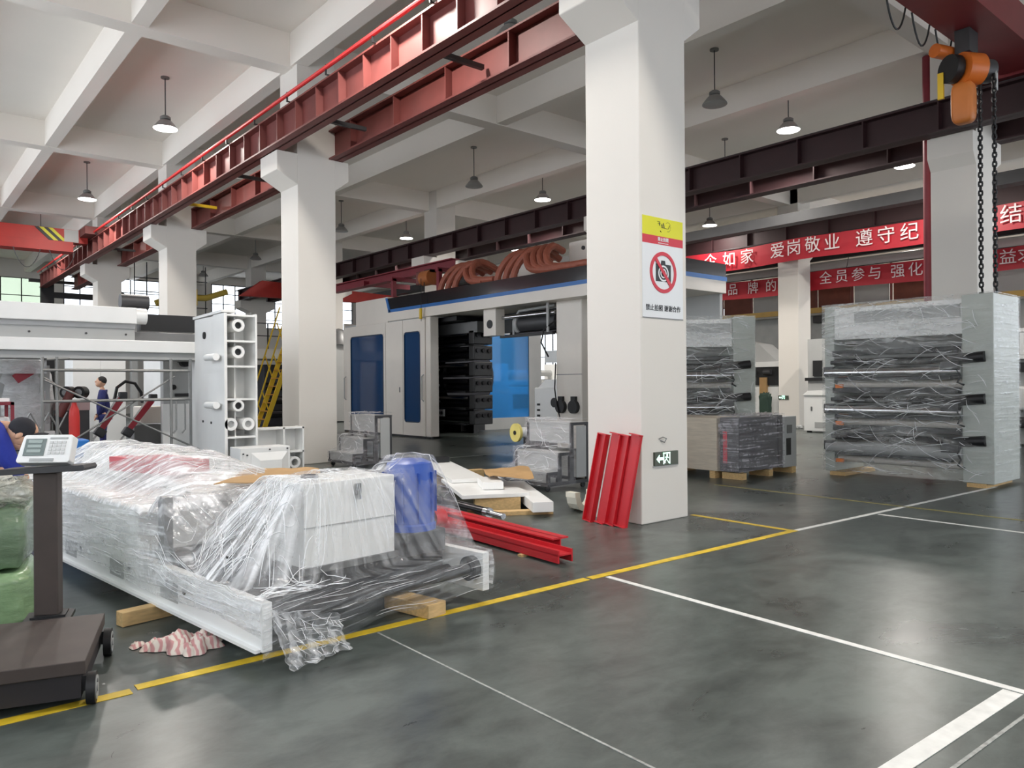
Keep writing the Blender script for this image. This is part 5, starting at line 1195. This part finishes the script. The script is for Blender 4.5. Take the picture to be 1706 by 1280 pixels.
# ================================================================ RIGHT SIDE: wrapped roller stacks
def stack(label, origin, rz, W, H, seed, detail=True, film_lo=.10, film_hi=.75):
    """printing deck stack: x = depth away from the viewer, y = along the rollers (to the left), film-wrapped"""
    t = thing('wrapped_roller_stack', label, 'machine', (*origin, 0), rz, 'film-wrapped roller stacks', local=True)
    D = 1.05
    MB().box(0, 0, .06, D, .40, H).build('side_frame', M_PG, t, smooth=False, bev=.01)
    MB().box(.05, W-.16, .06, D, W, H).build('side_frame', M_PG, t, smooth=False, bev=.01)
    MB().box(D-.25, .4, .3, D-.2, W-.16, H-.1).build('back_plate', M_LGREY, t, smooth=False)
    cap = MB().box(.06, .40, H-.55, .6, W-.16, H-.04).build('top_cover', M_WHITE, t, smooth=False, bev=.01)
    MB().box(.04, .44, H-.30, .06, W-.5, H-.12).build('rail_recess', M_LGREY, cap, smooth=False)
    MB().box(.03, .43, H-.31, .06, W-.5, H-.295).box(.03, .43, H-.12, .06, W-.5, H-.105).build('rail_lip', M_WHITE, cap, smooth=False)
    n = 3
    for k in range(n):
        z = .34+k*(H-.95)/n*1.0+.12
        MB().cyl((.02, .40, z), (.02, W-.05, z), .085, 20).build('roller', M_CHROME if k else M_LGREY, t)
        MB().cyl((.10, .3, z+.17), (.10, W-.1, z+.17), .06, 18).build('roller', M_ROLL, t)
        MB().box(.0, .45, z+.27, .12, W-.15, z+.36).build('doctor_beam', M_BLACK, t, smooth=False, bev=.01)
        MB().cyl((.22, .4, z-.18), (.22, W-.16, z-.18), .07, 18).build('roller', M_WARM, t)
        MB().box(-.02, .55, z-.12, .1, W-.2, z-.07).build('ink_tray', M_DGREY, t, smooth=False)
        sh = MB().cyl((-.02, .10, z+.20), (-.02, .62, z+.16), .075, 16).build('spindle_motor', M_BLACK, t)
        MB().box(-.10, .42, z+.02, .02, .66, z+.14).build('gear_head', M_DGREY, sh, smooth=False, bev=.01)
        MB().tube([(-.05, .45, z+.02), (-.07, .40, z-.08), (-.06, .44, z-.16), (-.03, .36, z-.2)], .015, 6).build('cable', M_BLACK, sh)
        MB().box(-.04, W-.34, z-.24, .0, W-.22, z-.18).build('sensor', mat('orange_sensor', (226, 120, 30), .45), t, smooth=False)
        MB().box(-.04, W-.18, z-.05, .06, W-.02, z+.10).build('bearing_cap', M_DGREY, t, smooth=False, bev=.01)
    for y in (.1, W-.35): MB().box(.0, y, .0, D, y+.25, .06).build('foot', M_WOOD, t, smooth=False)
    def prof(z):                              # film hugs the decks and dips between them
        b = 0
        for k in range(n):
            zz = .46+k*(H-.95)/n; b = max(b, .13*math.exp(-((z-zz-.06)/.17)**2))
        return -.035-b
    def ff(u, v):
        y = -.01+(W+.02)*u; z = .07+(H-.05)*v; f = min(1, max(0, (y-.05)/.35)); g = min(1, max(0, (W-y)/.08))
        return ((prof(z)*f*g-.01)+.014*noise2(y+seed, z*1.5, 1.5), y, z)
    MB().grid(ff, 60, 70).build('plastic_film', wrap('stack_wound_film', (228, 230, 228), .2), t, ang=3, attr=lambda x, y, z: (z*19+1.5*math.sin(y*2.3+z*3), y*1.2, (.27 if z < H-.6 else .42) if y > .45 else .18))
    creases(t, ff, 170, (.05, 1), (0, 1), .0, .35, .16, (-.006, 0, 0), .0028, 12+int(seed))
    creases(t, ff, 50, (.02, .5), (0, 1), .6, .8, .08, (-.006, 0, 0), .0028, 13+int(seed))
    MB().grid(lambda u, v: (-.012+(D+.02)*u, -.012-.006*abs(noise2(u*2, v*4)), .07+(H-.05)*v), 14, 30).build('plastic_film', MATS['stack_wound_film'], t, ang=3, attr=lambda x, y, z: (z*24, x*1.1, .28))
    MB().grid(lambda u, v: (-.012+(D+.02)*u, W+.012, .07+(H-.05)*v), 14, 30).build('plastic_film', MATS['stack_wound_film'], t, ang=3, attr=lambda x, y, z: (z*24, x*1.1, .28))
    MB().grid(lambda u, v: (-.012+(D+.02)*u, -.01+(W+.02)*v, H+.02+.01*noise2(u*2, v*3)), 10, 24).build('plastic_film', MATS['stack_wound_film'], t, ang=3, attr=lambda x, y, z: (x*24, y*1.1, .4))
    return t
M_PG = mat('pale_green_grey_paint', (180, 185, 178), .45, var=.03)
stack('tall film-wrapped roller stack under the hoist chains at the right', (11.9, 3.80), 0, 2.47, 2.73, 0)
stack('film-wrapped roller stack partly hidden behind the nearest column', (12.42, 7.85), math.radians(48), 2.3, 2.72, 4)
# packed cabinets in front of it
M_DRK = film('dark_cabinet_film', .25, .7, 3.0, (1, 1, 9), tint=(150, 146, 150))
t = thing('wooden_case', 'pale plywood case on skids behind the nearest column', 'case', (10.3, 7.5, 0))
MB().box(10.14, 7.10, .12, 10.95, 8.25, .95).build('body', mat('pale_plywood', (202, 190, 172), .7, var=.1, vscale=4, stretch=(1, 1, 9)), t, smooth=False, bev=.004)
for y in (7.15, 8.1): MB().box(10.16, y, 0, 10.95, y+.1, .12).build('skid', M_WOOD, t, smooth=False)
t = thing('wrapped_cabinets', 'dark film-wrapped electric cabinets on a pallet beside the plywood case', 'cabinet', (11, 6.9, 0))
MB().box(10.20, 6.74, .12, 11.30, 7.08, .96).build('body', M_DGREY, t, smooth=False, bev=.006)
MB().box(11.32, 6.74, .12, 11.44, 7.08, .97).build('black_strip', M_BLACK, t, smooth=False)
c2 = MB().box(11.46, 6.74, .10, 11.88, 7.08, .94).build('end_cabinet', M_LGREY, t, smooth=False, bev=.006)
MB().box(11.58, 6.735, .66, 11.74, 6.74, .80).build('vent', M_GREY, c2, smooth=False); MB().box(11.56, 6.735, .30, 11.70, 6.74, .58).build('meter_window', M_BLACK, c2, smooth=False)
MB().box(10.19, 6.95, .25, 10.2, 7.02, .75).build('red_label', M_SR, t, smooth=False)
MB().cyl((10.19, 6.98, .8), (10.2, 6.98, .8), .03, 10).build('lock', M_BLACK, t)
for x in (10.25, 11.0, 11.7): MB().box(x, 6.72, 0, x+.12, 7.08, .10).build('pallet_block', M_WOOD, t, smooth=False)
MB().grid(lambda u, v: (10.17+1.3*u, 6.715+.008*noise2(u*3, v*3), .12+.88*v), 30, 16).build('plastic_film', M_WRAPV, t, ang=3, attr=lambda x, y, z: (z*30, x*1.3, .36))
MB().grid(lambda u, v: (10.165+.008*noise2(u*3, v*3), 6.72+.37*u, .12+.88*v), 12, 16).build('plastic_film', M_WRAPV, t, ang=3, attr=lambda x, y, z: (z*40, y*1.2, .35))
MB().grid(lambda u, v: (10.17+1.3*u, 6.72+.38*v, 1.0+.03*noise2(u*4, v*2, 1.2)), 30, 10).build('plastic_film', M_WRAPV, t, ang=3, attr=lambda x, y, z: (y*40, x*2, .45))

# right bridge crane with electric chain hoist
M_RC = mat('crane_maroon_paint', (124, 42, 46), .45, var=.08)
t = thing('bridge_crane', 'maroon bridge crane girder in the upper right corner carrying the chain hoist', 'crane', (11, 4.4, 6.8))
MB().box(7.3, 3.80, 6.62, 14.5, 4.50, 6.66).build('bottom_flange', M_RC, t, smooth=False)
MB().box(7.3, 3.90, 6.66, 14.5, 4.40, 7.30).build('girder', M_RC, t, smooth=False)
MB().box(6.9, 3.2, 6.585, 7.2, 5.1, 6.85).build('end_carriage', M_RC, t, smooth=False)
MB().box(14.55, 3.0, 6.585, 14.88, 4.9, 6.95).build('end_carriage', M_RC, t, smooth=False)
for x0 in (10.3, 11.1, 11.9): MB().tube([(x0+.6*k/10, 4.52, 6.64-.38*math.sin(PI*k/10)**.8) for k in range(11)], .014, 6).build('festoon_cable', M_BLACK, t)
t = thing('electric_chain_hoist', 'orange electric chain hoist hanging from the maroon crane at the right', 'hoist', (12.25, 4.35, 5.2))
hx, hy = 12.30, 4.20
MB().box(hx-.16, hy-.05, 6.28, hx+.16, hy+.15, 6.615).build('trolley', M_DGREY, t, smooth=False)
bd = MB().cyl((hx-.26, hy+.04, 6.0), (hx-.02, hy-.10, 6.0), .235, 26).build('motor_body', M_ORANGE, t)
MB().cyl((hx-.02, hy-.10, 6.0), (hx+.16, hy-.19, 6.0), .17, 22).build('gear_housing', M_DGREY, t)
MB().cyl((hx-.36, hy+.17, 6.02), (hx-.25, hy+.11, 6.02), .20, 22).build('end_cover', M_BLACK, t)
MB().obox((hx-.315, hy+.04, 5.9), (.006, .10, .08), -.45).build('rating_plate', M_BLACK, bd, smooth=False)
MB().tube([(hx-.1, hy, 6.2), (hx, hy+.05, 6.4)], .06, 8).build('suspension', M_RC, t)
superbox(MB(), (hx-.2, hy+.02, 5.52), (.12, .15, .30), e=.45, nz=0).build('chain_bucket', mat('bucket_orange', (198, 116, 52), .5), t, ang=.9)
MB().box(hx-.34, hy+.24, 5.62, hx-.30, hy+.32, 6.0).build('warning_tag', M_YELLOW, t, smooth=False)
MB().cyl((hx-.35, hy+.35, 6.35), (hx-.05, hy+.25, 6.35), .10, 16).build('travel_motor', M_ORANGE, t)
MB().box(hx+.05, hy-.32, 5.68, hx+.12, hy-.26, 5.95).build('tag', M_LGREY, t, smooth=False)
lk = MB(); lk.tube([(.0, 0, .028), (.011, 0, .022), (.014, 0, 0), (.011, 0, -.022), (0, 0, -.028), (-.011, 0, -.022), (-.014, 0, 0), (-.011, 0, .022), (0, 0, .028)], .0075, 6)
for x, y, lb in ((hx-.05, hy-.14, 'chain'), (hx+.02, hy-.30, 'chain')):
    ch = thing('chain', '', None); ch['label'] = 'black load chain'; ch.parent = t; ch.location = Vector((x, y, 0))-t.location; LOCAL.add(ch.name)
    z = 5.86; k = 0; src = None
    while z > 2.86:
        if src is None:
            src = lk.build('chain_link', M_BLACK, ch); src.scale = (1.7, 1.7, 1.5)
        o_ = src if k == 0 else share('chain_link', src, ch, (0, 0, 0))
        o_.scale = (1.7, 1.7, 1.5); o_.location = (0, 0, z); o_.rotation_euler = (0, 0, (k % 2)*PI/2+.6); z -= .066; k += 1
    MB().tube([(0, 0, 2.86), (.04, 0, 2.82), (.05, 0, 2.77), (.0, 0, 2.74), (-.045, 0, 2.77)], .016, 8).build('hook', M_BLACK, ch)
# red standpipe beside the second-row column
o = MB().cyl((15.28, 5.95, 0), (15.28, 5.95, 7.63), .085, 16).build('red_standpipe', M_MAR, None); tag(o, 'dark red vertical standpipe in front of the column at the right', 'pipe')

# ---------------------------------------------------------------- banners
M_BAN = mat('red_banner_cloth', (178, 28, 44), .5, var=.08, vscale=1.2, bump=.15, bscale=2); M_BTX = mat('banner_white_letters', (238, 226, 226), .5, var=.02)
def banner(label, y0, y1, z0, z1, chars, size, xb=23.7, zt=6.0):
    t = thing('slogan_banner', label, 'banner', (xb, (y0+y1)/2, z0), group='red slogan banners')
    def f(u, v, dx=0): y = y0+(y1-y0)*u; return (xb+.02+dx+.03*math.sin(y*1.7)*(.4+v), y, z0+(z1-z0)*v+.03*math.sin(y*1.1))
    mb = MB().grid(lambda u, v: f(u, v), 50, 4)
    mb.build('cloth', M_BAN, t, ang=3)
    for y, c in chars:
        text('letter', c, size, M_BTX, local((xb-.05+.03*math.sin(y*1.7)*.9, y, (z0+z1)/2+.03*math.sin(y*1.1)+.02), t), (PI/2, 0, -PI/2), t, .004, .0)
    MB().cyl((xb+.04, y0, z1+.03), (xb+.04, y1, z1+.03), .012, 6).build('cord', M_BLACK, t)
    for y in (y0+.1, (y0+y1)/2, y1-.1): MB().cyl((xb+.05, y, z1), (xb+.2, y, zt), .01, 6).build('tie', M_BLACK, t)
banner('upper red banner with white slogan characters hanging from the far crane rail', 5.2, 18.6, 5.58, 6.30,
       [(16.77, '企'), (16.0, '如'), (15.26, '家'), (14.05, '爱'), (13.45, '岗'), (12.8, '敬'), (12.15, '业'), (11.1, '遵'), (10.42, '守'), (9.74, '纪'), (9.08, '律'), (7.75, '团'), (7.1, '结'), (6.45, '一')], .56, 23.7, 6.34)
banner('lower red banner with white slogan characters passing behind the far column', 5.6, 19.6, 4.73, 5.39,
       [(18.61, '量'), (17.86, '是'), (17.03, '品'), (16.17, '牌'), (15.42, '的'), (14.63, '生'), (13.29, '全'), (12.73, '员'), (12.17, '参'), (11.61, '与'), (10.86, '强'), (10.3, '化'), (9.74, '管'), (9.15, '理'), (8.34, '精'), (7.74, '益'), (7.26, '求'), (6.67, '精')], .47, 25.5, 5.8)

# ---------------------------------------------------------------- far right background
M_BROWN = mat('brown_board', (116, 62, 48), .6, var=.15, vscale=3)
mz = struct('trim_1', MB().box(28.4, 8, 4.15, 33, 30, 4.35), mat('mezzanine_slab', (180, 178, 172), .8))
mz['label'] = 'mezzanine floor slab along the right wall'
MB().box(28.3, 8, 4.22, 28.4, 30, 4.42).build('edge_beam', mat('ochre_edge_paint', (206, 170, 96), .6), mz, smooth=False)
for k in range(15):
    y = 8.2+k*1.45
    MB().box(28.7, y, 4.42, 28.78, y+1.3, 5.75).build('panel', M_BROWN if k % 3 else M_LGREY, mz, smooth=False)
    MB().box(28.66, y-.10, 4.42, 28.74, y-.04, 5.9).build('mullion', M_RUST, mz, smooth=False)
MB().box(28.6, 8, 5.9, 28.8, 30, 6.05).build('rail', mat('grey_trunk', (130, 130, 134), .5), mz, smooth=False)
w2 = struct('wall_mezzanine', MB().box(28.9, 8, 0, 29.0, 30, 4.15), mat('grey_partition', (168, 170, 168), .7))
t = thing('far_machine', 'white far machine with a dark opening between the wrapped stack and the far column', 'machine', (27, 16.6, 0))
MB().box(26.0, 15.3, .05, 27.6, 18.2, 1.35).build('body', M_WHITE, t, smooth=False, bev=.02)
MB().box(25.97, 15.6, 1.4, 27.4, 17.6, 2.1).build('opening', M_BLACK, t, smooth=False)
MB().box(25.9, 15.3, 2.1, 27.6, 18.2, 2.3).build('table', M_WHITE, t, smooth=False)
MB().prism([(15.6, 2.3), (17.6, 2.3), (17.4, 3.2), (16.4, 3.0)], 'x', 26.2, 27.2).build('hood', M_LGREY, t, smooth=False)
for y in (15.7, 16.4): MB().cyl((25.9, y, 1.9), (25.9, y+.3, 1.9), .1, 12).build('knob', M_DGREY, t)
MB().box(25.9, 15.9, .9, 26.1, 16.2, 1.7).build('cover', M_CARD, t, smooth=False)
o = superbox(MB(), (25.5, 15.7, .55), (.15, .2, .55), nz=.15).build('dark_bag', mat('dark_green_bag', (40, 64, 52), .6), None); tag(o, 'dark green bag standing against the far white machine', 'bag')
t = thing('white_cabinet', 'small white electric cabinet left of the tall wrapped stack', 'cabinet', (21.8, 11.8, 0))
MB().box(21.5, 10.9, .05, 22.3, 11.95, 1.12).build('body', M_WHITE, t, smooth=False, bev=.01)
MB().prism([(10.88, 1.12), (11.97, 1.12), (11.8, 1.25), (11.05, 1.25)], 'x', 21.45, 22.35).build('lid', M_WHITE, t, smooth=False)
MB().box(21.49, 11.2, .15, 21.5, 11.6, .32).build('vent', M_LGREY, t, smooth=False); MB().box(21.48, 11.68, .65, 21.5, 11.72, .78).build('handle', M_GREY, t, smooth=False)
for y in (11.0, 11.8): MB().box(21.55, y, 0, 21.7, y+.08, .06).build('foot', M_BLACK, t, smooth=False)
t = thing('far_instrument', 'grey instrument column with a black screen above the small white cabinet', 'instrument', (24, 12.4, 0))
MB().box(23.3, 12.2, .05, 23.8, 12.8, 2.9).build('column_body', M_LGREY, t, smooth=False)
MB().box(23.24, 12.3, 1.7, 23.3, 12.6, 2.2).build('screen', M_BLACK, t, smooth=False); MB().box(23.2, 12.15, 1.55, 23.3, 12.85, 1.65).build('shelf', M_BLACK, t, smooth=False)
MB().box(23.2, 12.2, .9, 23.3, 12.8, 1.0).build('shelf', M_BLACK, t, smooth=False)
o = MB().tube([(23.4, 13.1, .04), (23.1, 12.9, .04), (22.7, 13.1, .04), (22.9, 13.5, .04), (23.3, 13.4, .05), (23.2, 13.0, .07), (22.8, 12.9, .06)], .035, 6).build('cable_coil', M_LGREY, None); tag(o, 'untidy grey cable heap at the foot of the far column', 'cable')
t = thing('far_white_press', 'white machine with black and chrome fittings at the right edge behind the wrapped stack', 'machine', (20, 5.6, 0))
MB().box(20.2, 4.6, .05, 21.2, 6.6, 2.6).build('body', M_LGREY, t, smooth=False)
for z in (2.62, 2.0): MB().box(20.0, 5.3, z, 20.2, 6.2, z+.08).build('shelf', M_WHITE, t, smooth=False)
MB().box(20.02, 5.78, 2.1, 20.1, 5.86, 2.6).build('strut', M_WHITE, t, smooth=False)
MB().box(20.05, 5.2, 1.7, 20.2, 6.3, 1.92).build('slot', M_BLACK, t, smooth=False)
superbox(MB(), (20.1, 5.6, 1.1), (.2, .5, .28), nz=0).build('hopper', M_WHITE, t); superbox(MB(), (20.08, 5.6, .55), (.2, .5, .12), nz=0).build('tray', M_DGREY, t)
t = thing('security_camera', 'black camera housing under the mezzanine edge', 'camera', (28.2, 15, 3.9))
MB().box(28.05, 14.7, 3.8, 28.45, 15.2, 4.08).build('housing', M_BLACK, t, smooth=False, bev=.03); MB().box(28.41, 14.9, 4.05, 28.5, 15.0, 4.15).build('bracket', M_BLACK, t, smooth=False)
# grey floor-level machinery behind the open press bay so the bay does not look through to bare wall
t = thing('far_slitter', 'white far machine with dark openings behind the open press bay', 'machine', (22, 26, 0))
MB().box(20.5, 24.5, .05, 23.5, 26.5, 1.4).build('body', M_WHITE, t, smooth=False, bev=.02)
MB().box(20.6, 24.45, .5, 23.3, 24.5, 1.1).build('opening', M_DGREY, t, smooth=False)
for z in (1.6, 2.0): MB().cyl((20.6, 25.2, z), (23.4, 25.2, z), .14, 14).build('roller', M_LGREY, t)
for x in (20.5, 23.4): MB().box(x, 24.8, 1.4, x+.1, 25.6, 2.4).build('side_plate', M_WHITE, t, smooth=False)
